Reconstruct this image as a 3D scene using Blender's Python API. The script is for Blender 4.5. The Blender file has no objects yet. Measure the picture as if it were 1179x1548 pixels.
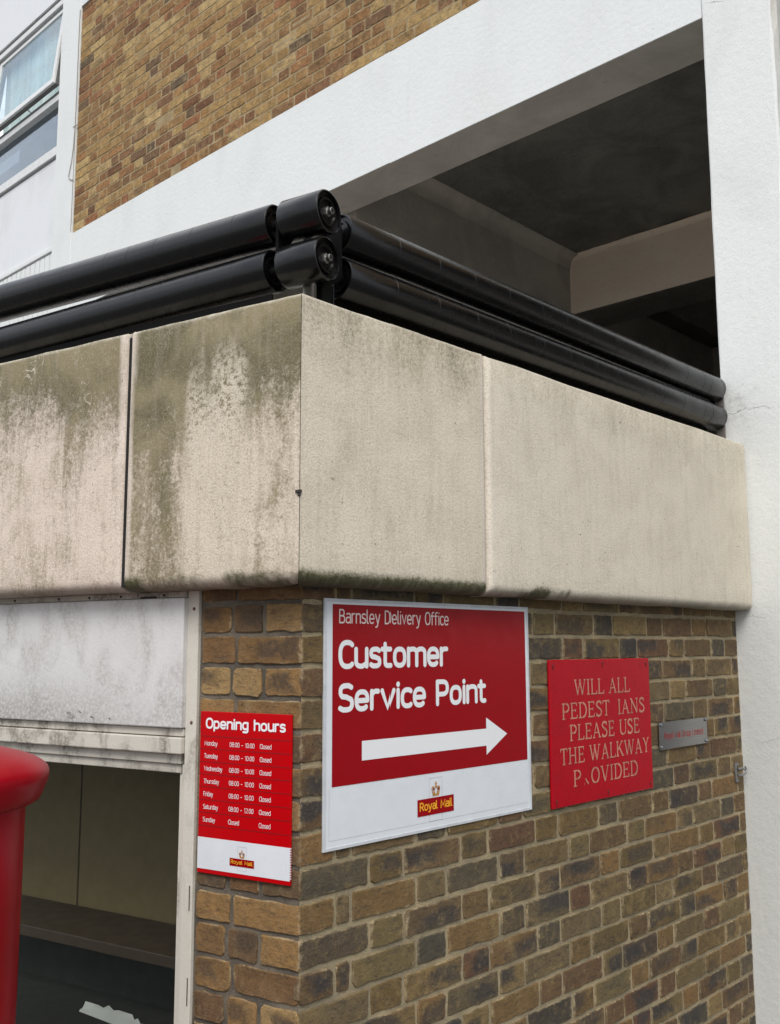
import bpy, bmesh, math, random
from mathutils import Vector, Matrix
R = math.radians
random.seed(11)
scene = bpy.context.scene
COL = scene.collection

# ------------------------------------------------------------------ camera
CAM = Vector((-1.44826, -1.63580, 1.7))
FW = Vector((0.71997599, 0.68049129, 0.13625776)); RT = Vector((0.68716997, -0.72649148, -0.00275031)); UP = Vector((-0.09711854, -0.0956124, 0.9906696))
cam_d = bpy.data.cameras.new('camera'); cam = bpy.data.objects.new('camera', cam_d); COL.objects.link(cam)
cam_d.sensor_fit = 'HORIZONTAL'; cam_d.sensor_width = 36; cam_d.lens = 45.21
cam_d.clip_start = 0.05; cam_d.clip_end = 600
M4 = Matrix(((RT.x, UP.x, -FW.x, CAM.x), (RT.y, UP.y, -FW.y, CAM.y), (RT.z, UP.z, -FW.z, CAM.z), (0, 0, 0, 1)))
cam.matrix_world = M4
scene.camera = cam
scene.render.resolution_x = 779; scene.render.resolution_y = 1024

# ------------------------------------------------------------------ sky, sun, exposure
SUN_EL, SUN_AZ = R(46), R(228)          # azimuth of the sun seen from the corner, clockwise from +y
world = bpy.data.worlds.new('World'); scene.world = world; world.use_nodes = True
wn, wl = world.node_tree.nodes, world.node_tree.links
bg = wn['Background']
sky = wn.new('ShaderNodeTexSky'); sky.sky_type = 'NISHITA'; sky.sun_disc = False
sky.sun_elevation = SUN_EL; sky.sun_rotation = SUN_AZ; sky.air_density = 1.0; sky.dust_density = 2.0; sky.ozone_density = 1.0
tc = wn.new('ShaderNodeTexCoord'); mp = wn.new('ShaderNodeMapping'); mp.inputs['Scale'].default_value = (1, 1, 2.2)
nz = wn.new('ShaderNodeTexNoise'); nz.inputs['Scale'].default_value = 2.6; nz.inputs['Detail'].default_value = 7; nz.inputs['Roughness'].default_value = .58
cr = wn.new('ShaderNodeValToRGB'); cr.color_ramp.elements[0].position = .40; cr.color_ramp.elements[1].position = .60
mx = wn.new('ShaderNodeMixRGB'); mx.inputs[2].default_value = (7.4, 7.5, 7.7, 1)
mxf = wn.new('ShaderNodeMath'); mxf.operation = 'MULTIPLY_ADD'; mxf.inputs[1].default_value = .55; mxf.inputs[2].default_value = .38
wl.new(tc.outputs['Generated'], mp.inputs[0]); wl.new(mp.outputs[0], nz.inputs['Vector']); wl.new(nz.outputs[0], cr.inputs[0])
wl.new(cr.outputs[0], mxf.inputs[0]); wl.new(mxf.outputs[0], mx.inputs[0]); wl.new(sky.outputs[0], mx.inputs[1])
sp = wn.new('ShaderNodeSeparateXYZ'); wl.new(tc.outputs['Generated'], sp.inputs[0])
gz = wn.new('ShaderNodeMapRange'); wl.new(sp.outputs[2], gz.inputs[0])          # an overcast sky is about three times brighter overhead than at the horizon
for i_, v_ in ((1, 0.), (2, 1.), (3, .42), (4, 1.25)): gz.inputs[i_].default_value = v_
gm = wn.new('ShaderNodeMixRGB'); gm.blend_type = 'MULTIPLY'; gm.inputs[0].default_value = 1
wl.new(mx.outputs[0], gm.inputs[1]); wl.new(gz.outputs[0], gm.inputs[2])
wl.new(gm.outputs[0], bg.inputs[0]); bg.inputs[1].default_value = 0.10
sd = bpy.data.lights.new('sun', 'SUN'); sd.energy = 0.9; sd.angle = R(25); sd.color = (1, .96, .9)
sun = bpy.data.objects.new('sun', sd); COL.objects.link(sun)
sdir = Vector((math.sin(SUN_AZ) * math.cos(SUN_EL), math.cos(SUN_AZ) * math.cos(SUN_EL), math.sin(SUN_EL)))
sun.rotation_euler = (-sdir).to_track_quat('-Z', 'Y').to_euler(); sun.location = (-6, -3, 9)
scene.view_settings.view_transform = 'Standard'; scene.view_settings.look = 'None'
scene.view_settings.exposure = 1.08; scene.view_settings.gamma = 1

# ------------------------------------------------------------------ helpers
class NG:
    """small helper for node materials"""
    def __init__(s, name):
        s.m = bpy.data.materials.new(name); s.m.use_nodes = True
        s.n = s.m.node_tree.nodes; s.l = s.m.node_tree.links
        s.p = s.n['Principled BSDF']; s.out = s.n['Material Output']
    def new(s, t): return s.n.new(t)
    def put(s, sock, v):
        if isinstance(v, bpy.types.NodeSocket): s.l.new(v, sock)
        elif isinstance(v, (tuple, list)) and len(v) == 3 and sock.type == 'RGBA': sock.default_value = (*v, 1)
        else: sock.default_value = v
    def pos(s): return s.new('ShaderNodeNewGeometry').outputs['Position']
    def uv(s): return s.new('ShaderNodeTexCoord').outputs['UV']
    def island(s): return s.new('ShaderNodeNewGeometry').outputs['Random Per Island']
    def xyz(s, v):
        n = s.new('ShaderNodeSeparateXYZ'); s.put(n.inputs[0], v); return n.outputs
    def math(s, op, a, b=None, c=None, clamp=False):
        n = s.new('ShaderNodeMath'); n.operation = op; n.use_clamp = clamp
        for i, v in enumerate((a, b, c)):
            if v is not None: s.put(n.inputs[i], v)
        return n.outputs[0]
    def vmath(s, op, a, b):
        n = s.new('ShaderNodeVectorMath'); n.operation = op; s.put(n.inputs[0], a); s.put(n.inputs[1], b); return n.outputs[0]
    def noise(s, vec, scale, detail=4, rough=.55, dist=0, stretch=None):
        if stretch: vec = s.vmath('MULTIPLY', vec, stretch)
        n = s.new('ShaderNodeTexNoise'); s.put(n.inputs['Vector'], vec)
        n.inputs['Scale'].default_value = scale; n.inputs['Detail'].default_value = detail
        n.inputs['Roughness'].default_value = rough; n.inputs['Distortion'].default_value = dist
        return n.outputs[0]
    def voro(s, vec, scale, feature='F1'):
        n = s.new('ShaderNodeTexVoronoi'); n.feature = feature; s.put(n.inputs['Vector'], vec); n.inputs['Scale'].default_value = scale
        return n.outputs['Distance']
    def step(s, v, a, b, lo=0., hi=1.):
        n = s.new('ShaderNodeMapRange'); n.interpolation_type = 'SMOOTHSTEP'; s.put(n.inputs[0], v)
        for i, q in ((1, a), (2, b), (3, lo), (4, hi)): n.inputs[i].default_value = q
        return n.outputs[0]
    def mix(s, f, a, b, mode='MIX'):
        n = s.new('ShaderNodeMixRGB'); n.blend_type = mode
        s.put(n.inputs[0], f); s.put(n.inputs[1], a); s.put(n.inputs[2], b); return n.outputs[0]
    def ramp(s, f, stops, interp='LINEAR'):
        n = s.new('ShaderNodeValToRGB'); n.color_ramp.interpolation = interp; e = n.color_ramp.elements
        while len(e) < len(stops): e.new(.5)
        for k, (p, c) in enumerate(stops): e[k].position = p; e[k].color = (*c, 1)
        s.put(n.inputs[0], f); return n.outputs[0]
    def bump(s, h, strength=.3, dist=.01, prev=None):
        n = s.new('ShaderNodeBump'); n.inputs['Strength'].default_value = strength; n.inputs['Distance'].default_value = dist
        s.put(n.inputs['Height'], h)
        if prev is not None: s.l.new(prev, n.inputs['Normal'])
        return n.outputs[0]
    def done(s, col, rough=.8, normal=None, metal=0, spec=.5):
        s.put(s.p.inputs['Base Color'], col); s.put(s.p.inputs['Roughness'], rough)
        s.p.inputs['Metallic'].default_value = metal; s.p.inputs['Specular IOR Level'].default_value = spec
        if normal is not None: s.l.new(normal, s.p.inputs['Normal'])
        return s.m

def tag(o, label, cat, group=None, kind=None):
    if kind: o['kind'] = kind
    o['label'] = label; o['category'] = cat
    if group: o['group'] = group
    return o
def empty(name, loc):
    o = bpy.data.objects.new(name, None); o.empty_display_size = .1; o.location = loc; COL.objects.link(o); return o
def root_of(o):
    while o.parent: o = o.parent
    return o
def link(name, bm, mat, parent=None, origin=None, smooth=None, normals=True):
    """bm holds world coordinates; the object's origin goes to its thing's base"""
    if parent is not None: off = root_of(parent)['_loc']
    else: off = origin if origin is not None else (0, 0, 0)
    off = Vector(off)
    for v in bm.verts: v.co -= off
    if normals: bmesh.ops.recalc_face_normals(bm, faces=bm.faces[:])
    me = bpy.data.meshes.new(name); bm.to_mesh(me); bm.free()
    for m in (mat if isinstance(mat, (list, tuple)) else [mat]): me.materials.append(m)
    o = bpy.data.objects.new(name, me); COL.objects.link(o)
    if parent is not None: o.parent = parent
    else: o.location = off; o['_loc'] = tuple(off)
    if smooth is not None:
        for p in me.polygons: p.use_smooth = True
        me.set_sharp_from_angle(angle=R(smooth))
    return o
def thing(name, loc, label, cat, group=None):
    o = empty(name, loc); o['_loc'] = tuple(loc); return tag(o, label, cat, group)

class Frame:
    """a wall face: u to the right as seen from outside, v up, w out of the wall"""
    def __init__(s, o, r, n): s.o, s.r, s.n = Vector(o), Vector(r), Vector(n)
    def p(s, u, v, w=0): return s.o + s.r * u + Vector((0, 0, v)) + s.n * w

DL = 0.21073
DV = Vector((-math.sin(DL), math.cos(DL), 0)); NV = Vector((-math.cos(DL), -math.sin(DL), 0))
RIGHT = Frame((0, 0, 0), (1, 0, 0), (0, -1, 0))         # brick face with the large sign
LEFT = Frame((0, 0, 0), -DV, NV)                        # brick face with the opening hours (u = -s)
W = 2.2236
FAC = Frame((W, 0, 0), (0, -1, 0), (-1, 0, 0))          # tall building's face (u = -y)
ZT, ZB = 2.4745, 1.8328
CR = Vector((-0.0754, -0.0735, 0))                      # parapet corner

def box(bm, F, u0, u1, v0, v1, w0, w1, bev=0, seg=2):
    vs = [bm.verts.new(F.p(u, v, w)) for w in (w0, w1) for v in (v0, v1) for u in (u0, u1)]
    fs = [bm.faces.new([vs[i] for i in q]) for q in ((0, 1, 3, 2), (4, 6, 7, 5), (0, 4, 5, 1), (2, 3, 7, 6), (0, 2, 6, 4), (1, 5, 7, 3))]
    if bev:
        es = {e for f in fs for e in f.edges}
        bmesh.ops.bevel(bm, geom=list(es), offset=bev, segments=seg, profile=.5, affect='EDGES')
    return vs
WORLD = Frame((0, 0, 0), (1, 0, 0), (0, 1, 0))
def wbox(bm, x0, x1, y0, y1, z0, z1, bev=0): box(bm, WORLD, x0, x1, z0, z1, y0, y1, bev)
def poly(bm, F, pts, w): return bm.faces.new([bm.verts.new(F.p(u, v, w)) for u, v in pts])
def prism(bm, pts, z0, z1):
    a = [bm.verts.new((x, y, z0)) for x, y in pts]; b = [bm.verts.new((x, y, z1)) for x, y in pts]
    bm.faces.new(a[::-1]); bm.faces.new(b); n = len(pts)
    for i in range(n): bm.faces.new((a[i], a[(i + 1) % n], b[(i + 1) % n], b[i]))
def lathe(bm, p0, axis, prof, n=40, cap0=True, cap1=True):
    """prof: list of (distance along axis, radius)"""
    ax = Vector(axis).normalized(); a = ax.orthogonal().normalized(); b = ax.cross(a); p0 = Vector(p0); rings = []
    for d, r in prof:
        rings.append([bm.verts.new(p0 + ax * d + (a * math.cos(t) + b * math.sin(t)) * r) for t in (2 * math.pi * k / n for k in range(n))])
    for A, B in zip(rings, rings[1:]):
        for k in range(n): bm.faces.new((A[k], A[(k + 1) % n], B[(k + 1) % n], B[k]))
    if cap0: bm.faces.new(rings[0][::-1])
    if cap1: bm.faces.new(rings[-1])
def tube(bm, pts, r, n=8):
    pts = [Vector(p) for p in pts]; rings = []
    for i, p in enumerate(pts):
        d = (pts[min(i + 1, len(pts) - 1)] - pts[max(i - 1, 0)]).normalized(); a = d.orthogonal().normalized()
        if rings: a = (prev - d * prev.dot(d)).normalized()
        prev = a; b = d.cross(a)
        rings.append([bm.verts.new(p + (a * math.cos(t) + b * math.sin(t)) * r) for t in (2 * math.pi * k / n for k in range(n))])
    for A, B in zip(rings, rings[1:]):
        for k in range(n): bm.faces.new((A[k], A[(k + 1) % n], B[(k + 1) % n], B[k]))
    bm.faces.new(rings[0][::-1]); bm.faces.new(rings[-1])

# ------------------------------------------------------------------ materials
def brick_mat(name, stops, blot, sand=(.30, .215, .115), hs_=(.25, .8), mort=(.46, .37, .225), mottle=(.78, 1.12)):
    g = NG(name); P = g.pos(); isl = g.island()
    off = g.new('ShaderNodeCombineXYZ'); g.put(off.inputs[0], g.math('MULTIPLY', isl, 91.)); g.put(off.inputs[1], g.math('MULTIPLY', isl, 37.)); g.put(off.inputs[2], g.math('MULTIPLY', isl, 63.))
    Q = g.vmath('ADD', P, off.outputs[0])
    c = g.ramp(isl, stops)
    hs = g.math('FRACT', g.math('MULTIPLY', isl, 17.3))
    big = g.noise(Q, 13, 3, .6)
    mid = g.noise(Q, 45, 5, .65)
    a, b, _ = g.xyz(g.uv()); rim = g.math('MAXIMUM', g.math('ABSOLUTE', g.math('ADD', a, g.math('MULTIPLY_ADD', g.math('FRACT', g.math('MULTIPLY', isl, 41.7)), 1.1, -.55))), g.math('ABSOLUTE', g.math('ADD', b, g.math('MULTIPLY_ADD', g.math('FRACT', g.math('MULTIPLY', isl, 77.1)), .9, -.45))))
    rim = g.math('ADD', rim, g.math('MULTIPLY_ADD', big, 1.9, -.95))
    heart = g.math('MULTIPLY', g.step(rim, 1.0, .35), g.step(hs, *hs_))           # darker fired hearts on some bricks
    c = g.mix(g.math('MULTIPLY', heart, g.step(mid, .25, .6, .45, .95)), c, blot)
    wash = g.noise(P, 6, 5, .7, .6); c = g.mix(g.math('MULTIPLY', g.step(wash, .50, .70), g.step(mid, .38, .62, .05, .6)), c, sand)
    strk = g.noise(g.vmath('MULTIPLY', Q, (1, 1, 3.5)), 34, 5, .7, 1.0); c = g.mix(g.step(strk, .50, .36, 0, .55), c, blot)
    c = g.mix(g.step(mid, .52, .75, 0, .45), c, sand)
    lip = g.math('MULTIPLY', g.step(g.math('ADD', g.math('MAXIMUM', g.math('ABSOLUTE', a), g.math('ABSOLUTE', b)), g.math('MULTIPLY_ADD', g.noise(P, 55, 5, .75), .7, -.35)), .90, 1.06), g.step(g.noise(P, 8, 4, .6), .40, .62)); c = g.mix(g.math('MULTIPLY', lip, .85), c, mort)
    fine = g.noise(Q, 260, 4, .7)
    c = g.mix(1, c, g.ramp(fine, ((.25, (.5, .5, .5)), (.5, (1, 1, 1)), (.75, (1.0, 1.0, 1.0)))), 'MULTIPLY')
    mt = g.noise(P, 24, 6, .78, .8); c = g.mix(1, c, g.ramp(mt, ((.32, (mottle[0],) * 3), (.68, (mottle[1],) * 3))), 'MULTIPLY')
    crk = g.noise(Q, 60, 6, .8, 1.5)
    c = g.mix(g.step(crk, .36, .30, 0, .6), c, (.03, .024, .018))
    h = g.math('ADD', g.math('MULTIPLY', mid, 1.0), g.math('ADD', g.math('MULTIPLY', fine, .35), g.math('MULTIPLY', crk, .7)))
    return g.done(c, .9, g.bump(h, .75, .006), spec=.25)
def mortar_mat(name, a, b):
    g = NG(name); P = g.pos()
    n = g.noise(P, 9, 4); f = g.noise(P, 420, 3, .7); m = g.noise(P, 70, 4, .65)
    c = g.mix(g.step(n, .35, .65), a, b)
    c = g.mix(1, c, g.ramp(f, ((.3, (.55, .55, .55)), (.6, (1.05, 1.05, 1.05)))), 'MULTIPLY')
    return g.done(c, .95, g.bump(g.math('ADD', f, m), .8, .006), spec=.2)
BRICK_R = brick_mat('olive_brown_brick', ((0, (.14, .105, .048)), (.18, (.235, .14, .058)), (.34, (.085, .076, .058)), (.48, (.265, .185, .08)), (.62, (.14, .088, .046)), (.78, (.19, .145, .068)), (.92, (.155, .085, .048)), (1, (.075, .066, .05))), (.052, .05, .05), (.33, .24, .11))
BRICK_L = brick_mat('buff_brown_brick', ((0, (.20, .115, .05)), (.2, (.32, .19, .075)), (.38, (.135, .088, .05)), (.52, (.26, .14, .055)), (.68, (.11, .08, .052)), (.80, (.18, .095, .046)), (.90, (.42, .28, .12)), (1, (.18, .10, .048))), (.09, .065, .045))
BRICK_U = brick_mat('golden_brown_brick', ((0, (.33, .20, .075)), (.15, (.46, .305, .125)), (.30, (.27, .135, .055)), (.44, (.40, .255, .10)), (.56, (.52, .37, .17)), (.68, (.17, .07, .034)), (.78, (.38, .22, .085)), (.88, (.31, .135, .06)), (1, (.13, .095, .058))), (.13, .085, .048), (.52, .375, .19), (.5, 1.2), (.50, .38, .215), (.52, 1.42))
MORT_R = mortar_mat('sandy_mortar', (.50, .41, .255), (.34, .29, .195))
MORT_L = mortar_mat('dark_grey_mortar', (.13, .115, .095), (.25, .215, .165))
MORT_U = mortar_mat('pale_mortar', (.50, .39, .235), (.38, .285, .16))

def white_mat(name, base=(.785, .805, .79), dirt=.25, bump=.25, marks=False):
    g = NG(name); P = g.pos()
    n1 = g.noise(P, 3.2, 5, .6, .4, stretch=(1, 1, .45)); n2 = g.noise(P, 38, 5, .6); n3 = g.noise(P, 160, 4, .6)
    c = g.mix(g.step(n1, .42, .78, 0, dirt), base, (.47, .48, .46))
    run = g.math('MULTIPLY', g.step(g.noise(P, 16, 5, .65, 0, stretch=(1, 1, .06)), .56, .78), g.step(g.noise(P, 1.3, 4), .45, .65)); c = g.mix(g.math('MULTIPLY', run, dirt * 1.1), c, (.40, .40, .37))
    flake = g.step(g.noise(P, 11, 6, .75, .6), .735, .75, 0, .35); c = g.mix(flake, c, (.55, .54, .50))
    spots = g.step(g.noise(P, 30, 3, .6), .27, .24, 0, .7); c = g.mix(spots, c, (.30, .30, .28))
    c = g.mix(1, c, g.ramp(n3, ((.25, (.88, .88, .88)), (.5, (1, 1, 1)))), 'MULTIPLY')
    if marks:                                            # hairline cracks and dark scuffs near the parapet, dirt above it
        X, Y, Z = g.xyz(P)
        wob = g.math('MULTIPLY_ADD', g.noise(P, 9, 5, .7), .07, -.035)
        def crack(z0, y0, y1, slope, wd=.0022):
            d = g.math('ABSOLUTE', g.math('SUBTRACT', g.math('ADD', Z, g.math('ADD', wob, g.math('MULTIPLY', Y, slope))), z0))
            return g.math('MULTIPLY', g.step(d, wd, 0), g.math('MULTIPLY', g.step(Y, y0 - .01, y0 + .05), g.step(Y, y1 + .01, y1 - .05)))
        for a in ((2.607, -.20, .03, .02), (4.375, -.10, .02, -.3), (1.80, -.13, -.03, .1), (1.33, -.22, -.05, .2)):
            c = g.mix(g.math('MULTIPLY', crack(*a), .75), c, (.17, .17, .16))
        sm = g.math('MULTIPLY', g.step(g.math('ABSOLUTE', g.math('SUBTRACT', Z, 2.63)), .16, 0), g.step(g.noise(P, 24, 5, .7), .45, .7, 0, .65))
        c = g.mix(g.math('MULTIPLY', sm, g.step(Y, -.22, .0)), c, (.42, .41, .38))
        low = g.math('MULTIPLY', g.step(Z, 2.4, 1.0, 0, .42), 1.0)  # column colour darkened lower down, standing in for less sky light
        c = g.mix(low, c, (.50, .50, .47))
    h = g.math('ADD', g.math('MULTIPLY', n2, 1.), g.math('MULTIPLY', n3, .4))
    return g.done(c, .75, g.bump(h, bump, .012), spec=.3)
WHITE_COL = white_mat('white_masonry_paint', marks=True, bump=.22)
WHITE_BAND = white_mat('white_smooth_masonry_paint', (.785, .81, .80), .15, .18)
SHADED_RET = white_mat('white_paint_in_shade', (.55, .58, .60), .2, .2)  # column's white greyed, so the shade on its side is in the colour

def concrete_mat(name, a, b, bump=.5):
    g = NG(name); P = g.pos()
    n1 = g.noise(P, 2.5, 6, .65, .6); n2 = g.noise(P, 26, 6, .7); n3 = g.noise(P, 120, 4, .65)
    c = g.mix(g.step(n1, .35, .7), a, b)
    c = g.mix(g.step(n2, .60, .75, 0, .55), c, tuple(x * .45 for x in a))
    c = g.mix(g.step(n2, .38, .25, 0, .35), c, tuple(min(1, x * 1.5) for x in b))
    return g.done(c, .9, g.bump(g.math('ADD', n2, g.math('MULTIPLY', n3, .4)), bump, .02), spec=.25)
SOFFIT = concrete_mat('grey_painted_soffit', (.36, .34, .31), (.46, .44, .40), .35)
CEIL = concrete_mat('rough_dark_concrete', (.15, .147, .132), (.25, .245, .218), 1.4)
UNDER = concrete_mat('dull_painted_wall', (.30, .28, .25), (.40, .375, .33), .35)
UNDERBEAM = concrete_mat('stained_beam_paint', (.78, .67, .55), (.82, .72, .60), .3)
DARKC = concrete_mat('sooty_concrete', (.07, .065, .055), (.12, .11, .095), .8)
DECK = concrete_mat('weathered_deck_paving', (.46, .43, .39), (.54, .51, .465), .5)

def panel_mat(name, seed, heavy, scour=None, tint=(.56, .49, .415), moss=.40, scratch=0., topw=.95, top=(.26, .64), base=-.98, side=None, joint=None, tanw=.15):
    """cream precast panel with algae running down from the top edge and moss along the bottom"""
    g = NG(name); U = g.uv(); u, v, _ = g.xyz(U)
    S = g.vmath('ADD', U, (seed * 3.1, seed * 7.7, seed))
    streak = g.noise(S, 9, 6, .62, .3, stretch=(1.6, .30, 1)); strk2 = g.noise(S, 45, 4, .6, 0, stretch=(1.5, .12, 1))
    blob = g.noise(S, 5.5, 6, .66, .7); spk = g.noise(S, 210, 4, .7); spk2 = g.noise(S, 95, 5, .75)
    c = g.mix(g.step(blob, .35, .68, 0, .55), tint, tuple(x * .86 for x in tint))
    top = g.step(g.math('ADD', v, g.math('MULTIPLY_ADD', g.noise(S, 3.5, 3), .24, -.12)), *top)
    d = g.math('ADD', g.math('MULTIPLY', top, topw), g.math('MULTIPLY_ADD', streak, 1.7, base))
    d = g.math('ADD', d, g.math('MULTIPLY_ADD', strk2, .5, -.25))
    d = g.math('ADD', d, g.math('MULTIPLY_ADD', blob, 1.0, -.5))
    if side: d = g.math('ADD', d, g.step(u, side[0], side[1], 0, side[2]))
    d = g.math('ADD', d, g.math('MULTIPLY_ADD', spk2, 1.5, -.75))
    d = g.math('MULTIPLY', d, heavy, clamp=True)
    if scour:                                             # a strip washed pale by the drip from above
        a0, a1 = scour
        s = g.math('MULTIPLY', g.step(u, a0 - .04, a0 + .03), g.step(u, a1 + .02, a1 - .02))
        s = g.math('MULTIPLY', s, g.step(g.math('SUBTRACT', v, g.math('MULTIPLY', streak, .45)), .36, .16))
        s = g.math('MULTIPLY', s, g.step(spk2, .38, .55))
        d = g.math('MULTIPLY', d, g.math('SUBTRACT', 1., g.math('MULTIPLY', s, .9)))
    grain = g.noise(S, 165, 5, .75)
    soft = g.step(d, -.25, 1.0)
    d = g.math('MULTIPLY_ADD', g.step(g.math('ADD', d, g.math('MULTIPLY_ADD', grain, 2.2, -1.1)), .0, 1.05), .62, g.math('MULTIPLY', soft, .38))
    if joint is not None:                                 # rain runs clean down both sides of a joint
        jn = g.step(g.math('ADD', g.math('ABSOLUTE', g.math('SUBTRACT', u, joint)), g.math('MULTIPLY_ADD', streak, .05, -.025)), .036, .016)
        d = g.math('MULTIPLY', d, g.math('MULTIPLY_ADD', jn, -.8, 1.))
    tan = g.math('MULTIPLY', g.step(blob, .38, .62), g.step(g.math('ADD', grain, g.math('MULTIPLY_ADD', strk2, .6, -.3)), .40, .60)); c = g.mix(g.math('MULTIPLY', tan, tanw), c, (.43, .35, .245))
    dk = g.math('MULTIPLY', d, g.step(spk, .25, .55, .6, 1.))
    alg = g.mix(g.step(blob, .4, .65), (.118, .105, .05), (.24, .205, .115))
    c = g.mix(dk, c, alg)
    if scour:
        c = g.mix(g.math('MULTIPLY', s, .75), c, (.66, .60, .49))
        pit = g.math('MULTIPLY', g.step(g.noise(S, 130, 4, .75), .40, .34), g.step(g.math('ABSOLUTE', g.math('SUBTRACT', u, (a0 + a1) / 2 - .02)), .16, .04)); c = g.mix(g.math('MULTIPLY', pit, .7), c, (.14, .13, .095))
        gr = g.math('MULTIPLY', g.step(g.noise(S, 60, 4, .7), .58, .7), g.step(g.math('ABSOLUTE', g.math('SUBTRACT', u, a0)), .09, 0)); c = g.mix(g.math('MULTIPLY', gr, .6), c, (.15, .16, .06))
    if joint is not None: c = g.mix(g.math('MULTIPLY', jn, .28), c, (.74, .67, .61))
    dots = g.math('MULTIPLY', g.step(g.noise(S, 75, 3, .6), .33, .28, 0, .7), g.step(g.noise(S, 4, 3), .42, .6)); c = g.mix(dots, c, (.16, .14, .11))
    if scratch:
        sc = g.step(g.math('ABSOLUTE', g.math('SUBTRACT', g.noise(S, 16, 2, .5, 1.6), .5)), .010, .002); sc2 = g.step(g.math('ABSOLUTE', g.math('SUBTRACT', g.noise(S, 9, 3, .5, 1.2, stretch=(1.4, .5, 1)), .47)), .008, .001)
        sc = g.math('MULTIPLY', g.math('MAXIMUM', sc, sc2), g.step(g.noise(S, 7, 3), .5, .62)); c = g.mix(g.math('MULTIPLY', sc, scratch), c, (.72, .65, .56))
    ms = g.math('MULTIPLY', g.step(g.math('ADD', v, g.math('MULTIPLY', spk2, .035)), .058, .036), g.step(g.noise(S, 6, 4, .6), moss, moss + .13))
    c = g.mix(g.math('MULTIPLY', ms, .95), c, g.mix(g.step(spk2, .4, .6), (.055, .06, .02), (.10, .10, .04)))
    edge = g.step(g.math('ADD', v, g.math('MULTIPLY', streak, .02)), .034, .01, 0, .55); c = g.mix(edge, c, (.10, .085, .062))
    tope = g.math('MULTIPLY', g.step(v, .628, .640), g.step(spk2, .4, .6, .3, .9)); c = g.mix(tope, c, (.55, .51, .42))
    c = g.mix(1, c, g.ramp(spk, ((.28, (.66, .65, .63)), (.55, (1.04, 1.04, 1.04)))), 'MULTIPLY')
    c = g.mix(g.step(strk2, .45, .7, 0, .16), c, tuple(x * .62 for x in tint))
    h = g.math('ADD', g.math('MULTIPLY', spk, .7), g.math('ADD', g.math('MULTIPLY', spk2, .8), g.math('MULTIPLY', streak, .5)))
    return g.done(c, .85, g.bump(h, .35, .006), spec=.3)

def plain(name, col, rough=.5, metal=0, spec=.5, bump=None, var=.0):
    g = NG(name); c = col; nm = None
    if var or bump:
        P = g.pos(); n = g.noise(P, 22, 5, .6); f = g.noise(P, 180, 4, .65)
        c = g.mix(g.step(n, .3, .75), col, tuple(x * (1 - var) for x in col))
        rough = g.math('MULTIPLY_ADD', n, .25, rough - .12)
        if bump: nm = g.bump(g.math('ADD', n, f), bump, .004)
    return g.done(c, rough, nm, metal, spec)
BLACK = plain('satin_black_plastic', (.0035, .0035, .004), .25, spec=.45, bump=.02, var=.25)
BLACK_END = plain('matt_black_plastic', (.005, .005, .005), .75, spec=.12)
STEEL = plain('dull_steel', (.42, .42, .40), .38, 1, var=.3)
GALV = plain('galvanised_steel', (.30, .31, .33), .5, .8, var=.3)
SIGN_RED = plain('glossy_red_vinyl', (.30, .001, .005), .16, spec=.3, bump=.012, var=.08)
HOURS_RED = plain('bright_red_vinyl', (.50, .001, .004), .3, spec=.2, var=.08)
WALK_RED = plain('faded_red_acrylic', (.42, .001, .010), .25, spec=.3, bump=.015, var=.12)
SIGN_WHITE = plain('white_vinyl', (.72, .76, .80), .25, spec=.5, var=.06)
LETTER_WHITE = plain('white_lettering', (.80, .82, .84), .35)
LETTER_PALE = plain('pale_pink_lettering', (.72, .60, .58), .45)
LETTER_FADED = plain('faded_cream_lettering', (.58, .27, .19), .6, var=.3)
LETTER_YELLOW = plain('yellow_lettering', (.85, .38, .02), .4)
LETTER_RED = plain('red_lettering', (.45, .02, .025), .4)
GOLD = plain('gold_ink', (.50, .25, .06), .4, var=.3)
DARKRED_INK = plain('dark_red_ink', (.22, .02, .02), .5)
GREY_LINE = plain('thin_grey_line', (.40, .42, .46), .5)
SEAM_RED = plain('dark_red_seam', (.22, .002, .004), .5)
SIGN_EDGE = plain('grey_aluminium_edge', (.60, .63, .66), .4, 0, var=.2)
RUST = plain('rusty_brown_screw', (.16, .08, .04), .7, var=.4)
SCREW = plain('dark_screw_head', (.10, .015, .015), .6)
MOULD = plain('perished_dark_sealant', (.05, .045, .04), .9, var=.3)
PAPER = plain('crumpled_white_paper', (.50, .50, .51), .8, var=.1)

# ------------------------------------------------------------------ ground
g = NG('tarmac'); P = g.pos(); f = g.noise(P, 120, 5, .7); n = g.noise(P, .8, 5, .6)
TAR = g.done(g.mix(g.step(n, .3, .7), (.085, .083, .08), (.12, .117, .112)), .9, g.bump(f, .6, .01), spec=.3)
g = NG('worn_grey_paving'); P = g.pos()
PAVE = g.done(g.mix(g.step(g.noise(P, 2, 5, .6), .3, .7), (.10, .097, .09), (.14, .135, .125)), .9, g.bump(g.noise(P, 90, 4), .4, .01), spec=.25)
bm = bmesh.new(); bm.faces.new([bm.verts.new(p) for p in ((-150, -150, 0), (150, -150, 0), (150, 150, 0), (-150, 150, 0))])
link('ground', bm, TAR)['kind'] = 'structure'
bm = bmesh.new(); prism(bm, ((-4.2, -4.2), (6, -4.2), (6, 3.5), (-4.2, 7)), -.02, .12)
o = link('pavement', bm, PAVE); o['kind'] = 'structure'
GZ = .12

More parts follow.
